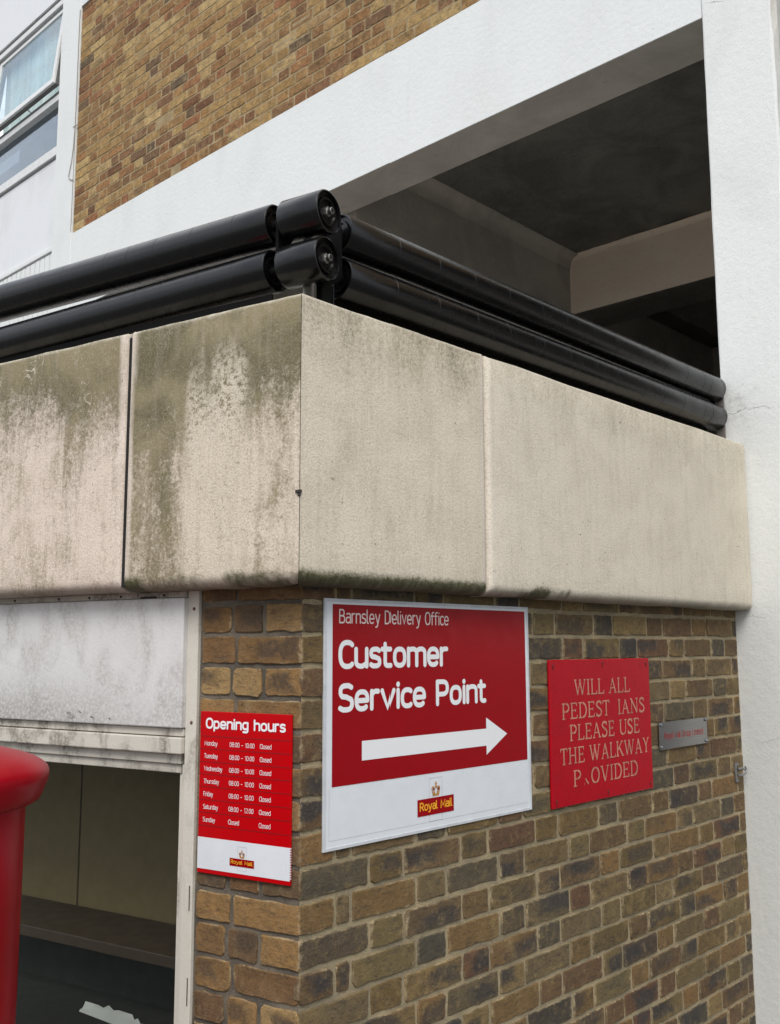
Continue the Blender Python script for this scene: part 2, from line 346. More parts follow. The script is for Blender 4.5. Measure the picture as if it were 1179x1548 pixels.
# ------------------------------------------------------------------ brick facing
def brick_face(bm, F, u0, u1, v0, v1, jit=.0017):
    uvl = bm.loops.layers.uv.get('UVMap') or bm.loops.layers.uv.new('UVMap')
    cx, cy = (u0 + u1) / 2, (v0 + v1) / 2; hw, hh = (u1 - u0) / 2, (v1 - v0) / 2
    rc = random.uniform(.004, .010); pts = []; n = 3
    tilt = random.uniform(-.012, .012); out = random.gauss(0, .0009)
    for sx, sy, a0 in ((1, 1, 0), (-1, 1, 90), (-1, -1, 180), (1, -1, 270)):
        r = rc * random.uniform(.5, 1.6)
        for k in range(n + 1):
            a = R(a0 + 90 * k / n); pts.append((sx * (hw - r) + r * math.cos(a), sy * (hh - r) + r * math.sin(a)))
    full = []
    for i, a in enumerate(pts):
        b = pts[(i + 1) % len(pts)]; full.append(a); L = math.hypot(b[0] - a[0], b[1] - a[1])
        if L > .03:
            m = max(2, int(L / .022))
            for k in range(1, m): full.append((a[0] + (b[0] - a[0]) * k / m, a[1] + (b[1] - a[1]) * k / m))
    full = [(x + random.gauss(0, jit), y + x * tilt * .25 + random.gauss(0, jit)) for x, y in full]
    uvs = {}
    def ring(ins, w):
        r = []
        for x, y in full:
            s1 = 1 - ins / hw; s2 = 1 - ins / hh
            vv = bm.verts.new(F.p(cx + x * s1, cy + y * s2, w)); uvs[vv] = (x * s1 / hw, y * s2 / hh); r.append(vv)
        return r
    rs = [ring(0, -.014), ring(0, out - .0035), ring(.0009, out - .0007), ring(.0024, out)]
    for A, B in zip(rs, rs[1:]):
        for k in range(len(A)):
            for lp in bm.faces.new((A[k], A[(k + 1) % len(A)], B[(k + 1) % len(A)], B[k])).loops: lp[uvl].uv = uvs[lp.vert]
    # front: a fan of quads round a slightly hollow middle keeps the uv even
    q = ring(min(hh * .75, hw * .75), out + random.gauss(0, .0006)); A = rs[-1]
    for k in range(len(A)):
        for lp in bm.faces.new((A[k], A[(k + 1) % len(A)], q[(k + 1) % len(A)], q[k])).loops: lp[uvl].uv = uvs[lp.vert]
    for lp in bm.faces.new(q).loops: lp[uvl].uv = uvs[lp.vert]
PITCH = .0714; J = .0112
def courses(bm, F, ua, ub, za, zb, kinds, sgn=1, S=.2145, H=.1115, start=0., z0=1.229, pitch=PITCH, j=J, jit=.0012, shift=0.):
    """Flemish courses running from u=ua; kinds picks what starts each course at the corner"""
    k0 = math.floor((za - z0) / pitch); k1 = math.ceil((zb - z0) / pitch)
    for k in range(k0, k1):
        va, vb = max(za, z0 + k * pitch + j / 2), min(zb, z0 + (k + 1) * pitch - j / 2)
        if vb - va < .012: continue
        seq = kinds(k); i = 0; u = shift if k % 2 else 0.
        L = abs(ub - ua)
        while u < L - .02:
            w = seq[0][i] if i < len(seq[0]) else seq[1][(i - len(seq[0])) % 2]
            e = min(u + w * random.uniform(.985, 1.015), L)
            if L - e < .03: e = L
            a, b = u + (j / 2 if u > 0 else .0005), e - j / 2
            q = sorted((ua + sgn * a, ua + sgn * b))
            if b - a > .012: brick_face(bm, F, q[0], q[1], va + random.gauss(0, .0008), vb + random.gauss(0, .0008), jit)
            u = e; i += 1
S_, H_ = .2145, .1115
def kin_right(k): return ((), (S_, H_)) if k % 2 else ((H_ - .006, .050), (S_, H_))
def kin_left(k): return ((H_ - .004,), (.092, .1)) if k % 2 else ((.186,), (.118, .1))

# ------------------------------------------------------------------ single-storey brick office
office = thing('delivery_office', (0, 0, 0), 'low brown brick corner building with stained cream parapet and white window', 'building')
SW0, SW1, VW0, VW1 = .297, 2.30, .50, 1.833              # window opening along the left face
def along(s, off=0): return (DV * s - NV * off)           # point s along the left face, off metres inside it
def xy(v): return (v.x, v.y)
REC = .0042
# masonry behind the brick faces (its recessed outside is the mortar)
bm = bmesh.new()
c_in = (-REC * .0 + REC * math.tan(DL / 2 + .0) + .0, REC)
def mcorner(o):                                           # point o inside both faces
    # y = o and dot(p, NV) = -o
    y = o; x = (-o - NV.y * y) / NV.x; return (x, y)
prism(bm, (mcorner(REC), (W - .002, REC), (W - .002, .2), mcorner(.2)), .05, 1.86)
wall_r = link('wall', bm, MORT_R, office); wall_r['label'] = 'right hand brick wall carrying the large sign'
bm = bmesh.new()
prism(bm, (mcorner(REC + .0005), xy(along(.0, .2) + Vector((.03, 0, 0))), xy(along(SW0 + .003, .2)), xy(along(SW0 + .003, REC))), .05, 1.86)
prism(bm, (xy(along(SW0 + .003, REC)), xy(along(SW0 + .003, .2)), xy(along(SW1, .2)), xy(along(SW1, REC))), .05, VW0)
prism(bm, (xy(along(SW1, REC)), xy(along(SW1, .2)), xy(along(3.2, .2)), xy(along(3.2, REC))), .05, 1.86)
wall_l = link('wall', bm, MORT_L, office); wall_l['label'] = 'left hand brick wall beside the window'
bm = bmesh.new(); courses(bm, RIGHT, 0, W - .004, GZ, 1.86, kin_right); link('brick_facing', bm, BRICK_R, wall_r, normals=True)
bm = bmesh.new()
courses(bm, LEFT, 0, -SW0, .50, 1.86, kin_left, -1, z0=1.229)
courses(bm, LEFT, 0, -SW1, GZ, .50, kin_right, -1); courses(bm, LEFT, -SW1, -3.2, GZ, 1.86, kin_right, -1)
link('brick_facing', bm, BRICK_L, wall_l)
# rooms and deck
INNER = plain('beige_wall_board', (.20, .145, .07), .7, var=.1)
DARKIN = plain('dark_interior', (.014, .013, .012), .8, var=.2)
BROWNSH = plain('brown_laminate', (.048, .030, .020), .4, var=.2)
bm = bmesh.new(); prism(bm, (mcorner(.02), (W - .004, .02), (W - .004, 2.6), xy(along(3.2, .02))), 1.87, ZT - .14)
link('roof', bm, DECK, office)
back_s = .53
bm = bmesh.new()
for s0, s1 in ((-.05, 1.273), (1.281, 2.6)):
    prism(bm, (xy(along(s0, back_s)), xy(along(s1, back_s)), xy(along(s1, back_s + .05)), xy(along(s0, back_s + .05))), .12, 1.86)
link('wall_board', bm, INNER, office)
bm = bmesh.new()
prism(bm, (xy(along(1.27, back_s + .02)), xy(along(1.284, back_s + .02)), xy(along(1.284, back_s + .049)), xy(along(1.27, back_s + .049))), .12, 1.86)
prism(bm, (xy(along(SW1 + .2, .2)), xy(along(SW1 + .2, .6)), xy(along(SW1 + .25, .6)), xy(along(SW1 + .25, .2))), .05, 1.86)
prism(bm, (xy(along(.0, .21)), xy(along(.0, .6)), xy(along(.05, .6)), xy(along(.05, .21))), .05, 1.86)
prism(bm, (xy(along(-.05, .20)), xy(along(-.05, .6)), xy(along(2.55, .6)), xy(along(2.55, .20))), .03, .06)
link('room_lining', bm, DARKIN, office)
counter = thing('counter', tuple(along(1.1, .4) + Vector((0, 0, .06))), 'dark brown counter shelf against the beige boards behind the left window', 'counter')
bm = bmesh.new()
CF = Frame(along(0, 0), -DV, NV)
box(bm, CF, -2.45, -.06, .848, .880, -.525, -.29, .003); link('worktop', bm, BROWNSH, counter)
bm = bmesh.new(); box(bm, CF, -2.45, -.06, .06, .847, -.515, -.44); link('back_panel', bm, DARKIN, counter)
bm = bmesh.new(); box(bm, CF, -2.45, -.06, .655, .678, -.44, -.09, .003); link('shelf', bm, DARKIN, counter)
bm = bmesh.new()
for s in (.12, 1.3, 2.4): box(bm, CF, -s - .03, -s, .06, .62, -.43, -.12)
link('support', bm, DARKIN, counter)

# parapet panels
def profile(L, r, ext, n=5, closed=True):
    pts = []
    if closed: pts.append((0, ext))
    for k in range(n + 1):
        a = R(90 * k / n); pts.append((r * (1 - math.sin(a)), r * (1 - math.cos(a)))) if False else pts.append((r * (1 - math.cos(a)), r * (1 - math.sin(a))))
    return pts
def parapet_panel(F, u0, u1, mat, corner=None, r0=.017, r1=.017, umap=lambda u: u, label=None):
    """front surface with rounded joints and a rounded bottom arris; corner = 0/1 marks the mitred end"""
    bm = bmesh.new(); uvl = bm.loops.layers.uv.new('UVMap'); L = u1 - u0; Hh = ZT - ZB
    def side(r, mitre): return [(0, 0)] if mitre else [(0, .06)] + [(r * (1 - math.cos(R(90 * k / 4))), r * (1 - math.sin(R(90 * k / 4)))) for k in range(5)]
    a = [(x, i, corner == 0) for x, i in side(r0, corner == 0)]; b = [(L - x, i, corner == 1) for x, i in side(r1, corner == 1)][::-1]
    mids = [(L * k / 12, 0, False) for k in range(1, 12)]
    us = a + [m for m in mids if a[-1][0] + .01 < m[0] < b[0][0] - .01] + b
    rb = .030
    vs = [(0, .14)] + [(rb * (1 - math.cos(R(90 * k / 6))), rb * (1 - math.sin(R(90 * k / 6)))) for k in range(7)]
    vs += [(Hh * k / 8, 0) for k in range(1, 8)] + [(Hh - .008, 0), (Hh - .0023, .0023), (Hh, .008), (Hh, .24)]
    grid = []
    for v, iv in vs:
        row = []
        for u, iu, mit in us:
            ins = math.hypot(iv, iu) if max(iv, iu) < .05 else max(iv, iu) + min(iv, iu) * .2
            uu = u
            if mit: uu = u + (.81 * ins + .0008) * (1 if corner == 0 else -1)
            row.append((bm.verts.new(F.p(u0 + uu, ZB + v + (random.gauss(0, .0007) if 0 < v < Hh - .01 else random.gauss(0, .0012)), -ins)), umap(u0 + u), v))
        grid.append(row)
    for A, B in zip(grid, grid[1:]):
        for k in range(len(A) - 1):
            q = (A[k], A[k + 1], B[k + 1], B[k])
            f = bm.faces.new([t[0] for t in q])
            for lp, t in zip(f.loops, q): lp[uvl].uv = (t[1], t[2])
    bmesh.ops.recalc_face_normals(bm, faces=bm.faces[:])
    o = link('parapet_panel', bm, mat, office, smooth=50, normals=False)
    if label: o['label'] = label
    return o
PR = Frame((CR.x, CR.y, 0), (1, 0, 0), (0, -1, 0)); PL = Frame((CR.x, CR.y, 0), -DV, NV)
XJ = .5789 - CR.x
parapet_panel(PR, 0, XJ - .003, panel_mat('cream_panel_lightly_stained', 1.3, .52, tint=(.76, .69, .565), moss=.28, joint=.654, top=(.44, .66), topw=1.1, base=-.9), corner=0)
parapet_panel(PR, XJ + .003, W - CR.x - .004, panel_mat('cream_panel_far', 4.1, .34, tint=(.76, .70, .58), moss=.52, joint=.654, top=(.44, .67), topw=.9, base=-.95), r1=.022)
SJ = .529
parapet_panel(PL, -SJ + .005, 0, panel_mat('cream_panel_heavily_stained', 7.9, 1.3, scour=(.16, .33), tint=(.74, .645, .53), joint=.529, scratch=.25, tanw=.45, topw=1.2, top=(.24, .60), base=-.80, side=(.15, .42, .40)), corner=1, umap=lambda u: -u, r0=.011, label='panel black with algae along its top')
parapet_panel(PL, -1.75, -SJ - .005, panel_mat('pinkish_panel_scratched', 12.3, 1.1, tint=(.75, .65, .555), joint=.529, scratch=.8, tanw=.6, topw=1.0, moss=.60, top=(.30, .62), base=-.76), r1=.011, umap=lambda u: -u)
bm = bmesh.new(); prism(bm, ((CR.x + .06, CR.y + .05), (W - .006, CR.y + .05), (W - .006, .16), tuple((Vector((CR.x, CR.y, 0)) - NV * .24 + DV * .15).xy), tuple((Vector((CR.x, CR.y, 0)) - NV * .24 + DV * 3).xy), tuple((Vector((CR.x, CR.y, 0)) - NV * .05 + DV * 3).xy)), 1.842, ZT - .02)
link('parapet_core', bm, MOULD, office)
bm = bmesh.new(); box(bm, PL, -SJ - .006, -SJ + .006, ZB + .01, ZT - .012, -.04, -.007); link('joint_sealant', bm, plain('black_joint_sealant', (.012, .011, .010), .9), office)
bm = bmesh.new(); box(bm, PR, XJ - .004, XJ + .004, ZB + .01, ZT - .03, -.04, -.016); link('joint_sealant', bm, plain('brown_joint_sealant', (.10, .075, .065), .9), office)
bm = bmesh.new(); box(bm, PR, -.005, .003, 2.027, 2.034, -.01, .005, .0015); box(bm, PR, -.003, .000, 2.020, 2.028, -.004, .004, .0008)
link('fixing_stub', bm, MOULD, office)

# window in the left face
def weather_mat(name, base, dirt, sc=1., thr=(.46, .66), low=None):
    g = NG(name); P = g.pos(); n1 = g.noise(P, 7 * sc, 6, .65, .5, stretch=(1, 1, .6)); n2 = g.noise(P, 120, 5, .7); n3 = g.noise(P, 45, 5, .7)
    m = g.math('MULTIPLY', g.step(n1, *thr), g.step(n2, .38, .58, .3, 1.))
    if low:                                               # soot settled above a ledge
        X, Y, Z = g.xyz(P); q = g.math('MULTIPLY', g.step(g.math('ADD', Z, g.math('MULTIPLY', n1, -.16)), low[1], low[0]), g.math('MULTIPLY', g.step(n2, .35, .6, .35, 1.), g.step(Y, .35, .75, .3, 1.))); m = g.math('MAXIMUM', g.math('MULTIPLY', m, .7), q)
    c = g.mix(g.math('MULTIPLY', m, .85), base, dirt)
    c = g.mix(g.step(n3, .66, .74, 0, .5), c, tuple(x * .6 for x in dirt))
    return g.done(c, .6, g.bump(g.math('ADD', n2, n3), .25, .004), spec=.35)
FRAMEW = weather_mat('chipped_cream_paint', (.62, .59, .52), (.30, .27, .22), 1.2, (.54, .72))
FASCIA = weather_mat('sooty_white_board', (.66, .66, .65), (.27, .25, .225), 1.3, (.36, .72), (1.42, 1.61))
FRAME_DIRTY = weather_mat('grimy_cream_paint', (.58, .55, .48), (.18, .16, .13), 1.5, (.42, .62))
def glass_mat(name, tint=(1, 1, 1), rough=.01, ior=1.5, wave=.0, dust=.0):
    g = NG(name); n = g.n; n.remove(g.p)
    tr = n.new('ShaderNodeBsdfTransparent'); tr.inputs[0].default_value = (*tint, 1)
    gl = n.new('ShaderNodeBsdfGlossy'); gl.inputs[0].default_value = (.82, .91, 1, 1); gl.inputs['Roughness'].default_value = rough
    ge = n.new('ShaderNodeNewGeometry'); vd = n.new('ShaderNodeVectorMath'); vd.operation = 'DOT_PRODUCT'     # Schlick, the same from both sides of the sheet
    g.l.new(ge.outputs['Incoming'], vd.inputs[0]); g.l.new(ge.outputs['Normal'], vd.inputs[1])
    f0 = ((ior - 1) / (ior + 1)) ** 2; fac = g.math('MULTIPLY_ADD', g.math('POWER', g.math('SUBTRACT', 1., g.math('ABSOLUTE', vd.outputs['Value'])), 5.), 1 - f0, f0, clamp=True)
    if wave:
        b = g.bump(g.noise(g.pos(), 3, 3), wave, .02); g.l.new(b, gl.inputs['Normal'])
    mxs = n.new('ShaderNodeMixShader'); g.l.new(fac, mxs.inputs[0]); g.l.new(tr.outputs[0], mxs.inputs[1]); g.l.new(gl.outputs[0], mxs.inputs[2])
    res = mxs.outputs[0]
    if dust:
        df = n.new('ShaderNodeBsdfDiffuse'); df.inputs[0].default_value = (.5, .48, .46, 1); P = g.pos()
        f = g.math('ADD', g.step(g.noise(P, 60, 3, .5), .76, .78, 0, .3), g.step(g.noise(P, 3, 6, .7), .35, .8, 0, dust))
        m2 = n.new('ShaderNodeMixShader'); g.l.new(f, m2.inputs[0]); g.l.new(res, m2.inputs[1]); g.l.new(df.outputs[0], m2.inputs[2]); res = m2.outputs[0]
    g.l.new(res, g.out.inputs[0]); return g.m
win = empty('window', (0, 0, 0)); win.parent = office
def wpart(name, mat, *boxes, parent=None, smooth=None):
    bm = bmesh.new()
    for b in boxes: box(bm, LEFT, *b)
    return link(name, bm, mat, parent or win, smooth=smooth)
wpart('outer_frame', FRAMEW, (-.333, -.299, VW0, 1.8335, -.06, .006, .002), (-SW1, -SW1 + .05, VW0, 1.8335, -.06, .006, .002), (-SW1 + .05, -.333, VW0, VW0 + .06, -.06, .006, .002))
wpart('top_batten', FRAME_DIRTY, (-SW1 + .05, -.3345, 1.818, 1.8335, -.05, .012, .002))
fb = wpart('fascia_board', FASCIA, (-SW1 + .05, -.331, 1.512, 1.817, -.02, .022, .003))
wpart('transom', FRAME_DIRTY, (-SW1 + .05, -.3345, 1.492, 1.5105, -.05, .010, .002), (-SW1 + .05, -.3345, 1.452, 1.490, -.05, .018, .003), (-SW1 + .05, -.350, 1.427, 1.4505, -.05, -.001, .002), (-SW1 + .05, -.357, 1.405, 1.4255, -.05, -.010, .002))
wpart('glazing_bead', FRAMEW, (-.3495, -.3345, VW0 + .06, 1.4265, -.05, -.006, .002), (-.366, -.351, VW0 + .06, 1.4045, -.05, -.016, .002))
GLASS = glass_mat('dusty_shop_glass', (.93, .95, .92), .02, 1.27, 0, .0)
wpart('pane', GLASS, (-SW1 + .05, -.36, VW0 + .06, 1.41, -.040, -.036))
bm = bmesh.new()
for u, v in ((-.313, 1.79), (-.313, 1.525)): lathe(bm, LEFT.p(u, v, .005), NV, ((0, .0045), (.002, .004), (.003, .002)), 12)
link('screw', bm, RUST, win, smooth=40)
bm = bmesh.new()
for k in range(9): lathe(bm, LEFT.p(-.42 - k * .13 + random.uniform(-.03, .03), 1.825, .011), NV, ((0, .0035), (.003, .003)), 8)
box(bm, LEFT, -.48, -.43, 1.8155, 1.8225, .0105, .0185, .002); box(bm, LEFT, -.337, -.3335, 1.60, 1.64, .0055, .0085)
for v0, v1 in ((1.105, 1.16), (.90, .96)): box(bm, LEFT, -.3075, -.305, v0, v1, .0055, .0068)
link('sealant_gap', bm, MOULD, win)
bm = bmesh.new()                                          # curls of lifting paint on the board
for u, v, r in ((-.70, 1.532, .014), (-.62, 1.528, .009), (-.56, 1.527, .006), (-.665, 1.54, .008)):
    pts = [(u + r * math.cos(t) * random.uniform(.6, 1.3), v + .45 * r * math.sin(t) * random.uniform(.5, 1.3)) for t in [k * .7 for k in range(9)]]
    f = poly(bm, LEFT, pts, .0275)
    for vv in list(f.verts)[:4]: vv.co += NV * .004
link('paint_flake', bm, FASCIA, fb, normals=False)
# paper lying on the low shelf behind the glass
bm = bmesh.new(); rows = []
for i in range(15):
    t = i / 14; row = []
    dep = .12 * math.sin(math.pi * min(1, t * .9 + .08)) ** .6 + random.uniform(-.008, .008)
    for k in range(5):
        row.append(bm.verts.new(CF.p(-.985 + .28 * t, .679 + (.018 * (k / 4) * random.uniform(.4, 1.2)), -.292 + .035 * t - dep * .45 * k / 4)))
    rows.append(row)
for A, B in zip(rows, rows[1:]):
    for k in range(4): bm.faces.new((A[k], A[k + 1], B[k + 1], B[k]))
tag(link('paper', bm, PAPER, origin=CF.p(-.55, .65, -.15), smooth=60), 'torn white paper lying low behind the dark shop window', 'paper')

# ------------------------------------------------------------------ tall building behind
tower = thing('tall_building', (W, 0, 0), 'taller building of golden brick with wide white painted bands and open undercroft', 'building')
BZ0, BZ1, YS0, YS1 = 4.330, 4.985, 5.335, 5.65
def fpart(name, mat, *boxes, parent=None, label=None):      # y0,y1,z0,z1,x0,x1 relative to the face plane
    bm = bmesh.new()
    for b in boxes: wbox(bm, W + b[4], W + b[5], b[0], b[1], b[2], b[3], *(b[6:7]))
    o = link(name, bm, mat, parent or tower)
    if label: o['label'] = label
    return o
# column with slightly uneven arrises
bm = bmesh.new(); rows = []
N = 90
for k in range(N + 1):
    z = -.0 + 9.0 * k / N; j = lambda s: random.gauss(0, s)
    row = [(W + .06, .022 + j(.0006)), (W + .004, .020 + j(.001)), (W, .014 + j(.001)), (W, -.262 + j(.002)), (W + .004, -.270 + j(.002)), (W + .06, -.2705)]
    rows.append([bm.verts.new((x, y, z)) for x, y in row])
for A, B in zip(rows, rows[1:]):
    for k in range(5): bm.faces.new((A[k], A[k + 1], B[k + 1], B[k]))
col_o = link('column', bm, WHITE_COL, tower)
fpart('column_return', SHADED_RET, (-.2695, .0205, 0, 9, .0605, .32))
fpart('band', WHITE_BAND, (.0225, YS0 - .003, BZ0, BZ1, .006, .29), label='wide white painted beam over the undercroft')
fpart('band', WHITE_BAND, (.0225, YS0 - .003, 6.962, 7.5, .004, .29))
fpart('infill_wall', UNDER, (2.60, YS0 + .2, 2.2, 4.75, 1.2, 1.3))
fpart('pilaster', WHITE_BAND, (YS0, YS1, 0, 9, 0, .25, .006))
# upper brick
bm = bmesh.new(); wbox(bm, W + .0152, W + .28, .0225, YS0 - .003, BZ1 + .003, 6.96)
uw = link('upper_wall', bm, MORT_U, tower)
bm = bmesh.new()
def kin_up(k): return ((), (.218, .111)) if k % 2 else ((.1645,), (.218, .111))
FU = Frame((W + .0125, 0, 0), (0, -1, 0), (-1, 0, 0))
courses(bm, FU, -(YS0 - .006), -.03, BZ1 + .004, 6.955, kin_up, 1, z0=BZ1 + .004, pitch=.0735, j=.0115, jit=.0018)
link('brick_facing', bm, BRICK_U, uw)
bm = bmesh.new(); wbox(bm, W + .105, W + .28, -4, -.2715, 4.12, 9); uw2 = link('upper_wall', bm, MORT_U, tower); uw2['label'] = 'recessed brick wall past the column'
bm = bmesh.new(); courses(bm, Frame((W + .0965, 0, 0), (0, -1, 0), (-1, 0, 0)), .275, 1.3, 4.14, 6, kin_up, 1, z0=4.14, pitch=.0735, j=.0115)
link('brick_facing', bm, BRICK_U, uw2)
# undercroft
ZC, YW, XB = 4.73, 2.39, 4.87
fpart('beam_soffit', SOFFIT, (.021, YS0 - .004, BZ0 - .003, BZ0 - .0005, .0085, .285))
bm = bmesh.new(); nx = 60; ny = 40; gr = []
for i in range(nx + 1):
    gr.append([bm.verts.new((W + .285 + (8 - W - .285) * i / nx, -.5 + (YW + .55) * k / ny, ZC + random.gauss(0, .004))) for k in range(ny + 1)])
for A, B in zip(gr, gr[1:]):
    for k in range(ny): bm.faces.new((A[k], A[k + 1], B[k + 1], B[k]))
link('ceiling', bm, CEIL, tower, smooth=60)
bm = bmesh.new(); wbox(bm, W + .3, XB + .002, YW, YW + .2, 2.2, 4.9)
# cove along the ceiling
for k, (y, z) in enumerate(((.0, .0),)): pass
link('side_wall', bm, UNDER, tower)
bm = bmesh.new(); cv = [(0, -.10), (.012, -.045), (.035, -.015), (.09, 0)]
def cove(bm, ax, sc=1.):
    rows = []
    for i in range(31):
        t = i / 30; row = []
        for a, b in cv:
            j = random.gauss(0, .003)
            if ax == 'x': row.append(bm.verts.new((W + .29 + (XB - W - .29) * t, YW - .003 - a + j, ZC - .004 + b + j)))
            else: row.append(bm.verts.new((XB - .003 - a * sc + j, -.4 + (YW + .4) * t, ZC - .004 + b * sc + j)))
        rows.append(row)
    for A, B in zip(rows, rows[1:]):
        for k in range(3): bm.faces.new((A[k], A[k + 1], B[k + 1], B[k]))
cove(bm, 'x'); link('cove', bm, UNDER, tower, smooth=60)
bm = bmesh.new(); cove(bm, 'y', .4); link('cove', bm, UNDERBEAM, tower, smooth=60)
bm = bmesh.new(); wbox(bm, XB, XB + .40, -.5, YW + .02, 4.262, ZC + .05); link('inner_beam', bm, UNDERBEAM, tower)
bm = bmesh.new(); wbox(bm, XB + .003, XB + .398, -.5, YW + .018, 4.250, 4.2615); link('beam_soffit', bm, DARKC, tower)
bm = bmesh.new(); wbox(bm, XB + .41, 8.2, YW + .3, YW + .5, 2.2, 4.9); wbox(bm, 8.0, 8.2, -.6, YW + .5, 2.2, 4.9); wbox(bm, 5.3, 8.2, -.7, -.5, 2.2, 4.9); wbox(bm, W + 2.4, W + 2.6, -5, -.7, 2.34, 4.9)
link('undercroft_wall', bm, UNDER, tower)
bm = bmesh.new(); wbox(bm, W + .325, 8.2, -5, YS1 + .2, 2.1, 2.34); wbox(bm, W + .003, W + .32, .03, YS0 - .01, 2.1, 2.34); link('undercroft_floor', bm, DECK, tower)
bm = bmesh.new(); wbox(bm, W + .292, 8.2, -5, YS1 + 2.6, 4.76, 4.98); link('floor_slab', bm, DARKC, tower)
# bay left of the pilaster: panels and the window
ribs = [(YS1 + .002 + .085 * k, YS1 + .002 + .085 * k + .07, 0, 4.93, .028, .05) for k in range(26)]
PANELW = white_mat('cool_white_panel', (.78, .80, .82), .25, .08)
fpart('ribbed_panel', WHITE_BAND, (YS1 + .001, YS1 + 2.4, 0, 4.94, .05, .2), *ribs)
fpart('ledge', WHITE_BAND, (YS1 + .001, YS1 + 2.4, 4.945, 4.985, .018, .2, .004))
fpart('spandrel_panel', PANELW, (YS1 + .001, YS1 + 2.4, 4.988, 5.765, .035, .2))
fpart('head_panel', PANELW, (YS1 + .001, YS1 + 2.4, 7.30, 9, .045, .2))
tw = empty('window', (0, 0, 0)); tw.parent = tower
ALU = plain('white_window_frame', (.76, .77, .76), .4, var=.12, bump=.05)
ALUG = plain('grey_weatherstrip', (.20, .20, .195), .55, var=.3)
fpart('sill', ALU, (YS1 + .001, YS1 + 2.4, 5.785, 5.862, .012, .2, .003), parent=tw)
fpart('transom', ALU, (YS1 + .001, YS1 + 2.4, 6.30, 6.352, .03, .2, .003), parent=tw)
fpart('head', ALUG, (YS1 + .001, YS1 + 2.4, 7.235, 7.299, .06, .2, .003), (YS1 + .001, YS1 + 2.4, 6.353, 6.40, .045, .2, .003), (YS1 + .001, YS1 + .05, 6.40, 7.235, .07, .2, .003), parent=tw)
fpart('head_rail', ALU, (YS1 + .002, YS1 + 2.4, 7.185, 7.234, .03, .2, .003), parent=tw)
GSKY = glass_mat('upper_window_glass', (.35, .40, .44), .01, 3.4, .1)
fpart('fixed_pane', GSKY, (YS1 + .001, YS1 + 2.4, 5.863, 6.299, .085, .09), parent=tw)
fpart('room_and_added_blind', DARKIN, (YS1 + .05, YS1 + 2.3, 5.8, 7.3, .75, .8), (YS1 + .05, YS1 + 2.3, 5.863, 6.299, .30, .31), parent=tw)  # nearer sheet is an added dark blind that keeps the fixed pane dark
# the open top-hung casement: hinged at the top, its foot pushed out
ytop, ztop, xtop, xbot, zbot = 5.69, 7.165, W + .05, W - .035, 6.425
cd = Vector((xbot - xtop, 0, zbot - ztop)); CLN = cd.length; cd.normalize(); cn = Vector((-abs(cd.z), 0, -cd.x if cd.x < 0 else cd.x)).normalized()
if cn.x > 0: cn = -cn
class CFr:
    def p(s, u, v, w=0): return Vector((xtop, 0, ztop)) + Vector((0, u, 0)) + cd * v + cn * w
CA = CFr(); CY0, CY1 = ytop, 6.93
def cbox(bm, y0, y1, v0, v1, w0, w1, bev=0):
    box(bm, CA, y0, y1, v0, v1, w0, w1, bev)
bm = bmesh.new()
cbox(bm, CY0, CY0 + .045, 0, CLN, -.022, 0, .003); cbox(bm, CY1 - .045, CY1, 0, CLN, -.022, 0, .003)
cbox(bm, CY0 + .0455, CY1 - .0455, 0, .04, -.022, -.001, .003); cbox(bm, CY0 + .0455, CY1 - .0455, CLN - .05, CLN, -.022, -.001, .003)
link('casement_frame', bm, ALU, tw)
bm = bmesh.new(); cbox(bm, CY0 + .004, CY0 + .04, .004, CLN - .004, -.06, -.0225); cbox(bm, CY1 - .04, CY1 - .004, .004, CLN - .004, -.06, -.0225); cbox(bm, CY0 + .041, CY1 - .041, CLN - .04, CLN - .004, -.06, -.0225)
link('casement_rebate', bm, ALUG, tw)
GCAS = glass_mat('streaky_casement_glass', (.90, .96, .96), .03, 1.9, .1, .25)
bm = bmesh.new(); cbox(bm, CY0 + .044, CY1 - .044, .038, CLN - .048, -.014, -.010); link('casement_pane', bm, GCAS, tw)
g = NG('net_curtain'); P = g.pos(); n = g.noise(P, 7, 5, .6, .3, stretch=(1, 1.6, .15))
CURT = g.done(g.mix(g.step(n, .3, .7), (.86, .90, .88), (.62, .70, .70)), .9)
bm = bmesh.new(); rows = []
for i in range(121):
    y = YS1 + .06 + 1.25 * i / 120; o_ = .016 * math.sin(i * .8) + .009 * math.sin(i * 2.1 + 1)
    rows.append([bm.verts.new((W + .125 + o_ * (.4 + .6 * k / 8), y, 7.2 - .86 * k / 8)) for k in range(9)])
for A, B in zip(rows, rows[1:]):
    for k in range(8): bm.faces.new((A[k], A[k + 1], B[k + 1], B[k]))
link('curtain', bm, CURT, tw, smooth=80)
bm = bmesh.new(); tube(bm, [CA.p(CY0 + .6, CLN - .03, -.06), (W + .06, CY0 + .55, 6.39), (W + .09, CY0 + .5, 6.385)], .005); link('stay', bm, STEEL, tw)
# thin cable along the edge of the pilaster
bm = bmesh.new(); tube(bm, [(W - .005, y, z) for y, z in ((5.336, 6.93), (5.338, 6.6), (5.335, 6.2), (5.337, 5.9), (5.35, 5.72), (5.372, 5.60), (5.40, 5.52), (5.408, 5.49), (5.396, 5.468), (5.36, 5.445), (5.325, 5.434))], .0032, 6)
tube(bm, [(W - .004, 5.336, 5.9), (W - .004, 5.336, 5.4), (W - .004, 5.337, 5.0)], .0022, 6)
tube(bm, [(W - .004, 5.37, 5.905), (W - .005, 5.33, 5.903), (W - .002, 5.30, 5.90)], .003, 6)
tag(link('cable', bm, plain('old_grey_cable', (.30, .28, .25), .7), origin=(W, 5.34, 5.43)), 'thin loose cable running down the white pilaster beside the brick', 'cable')

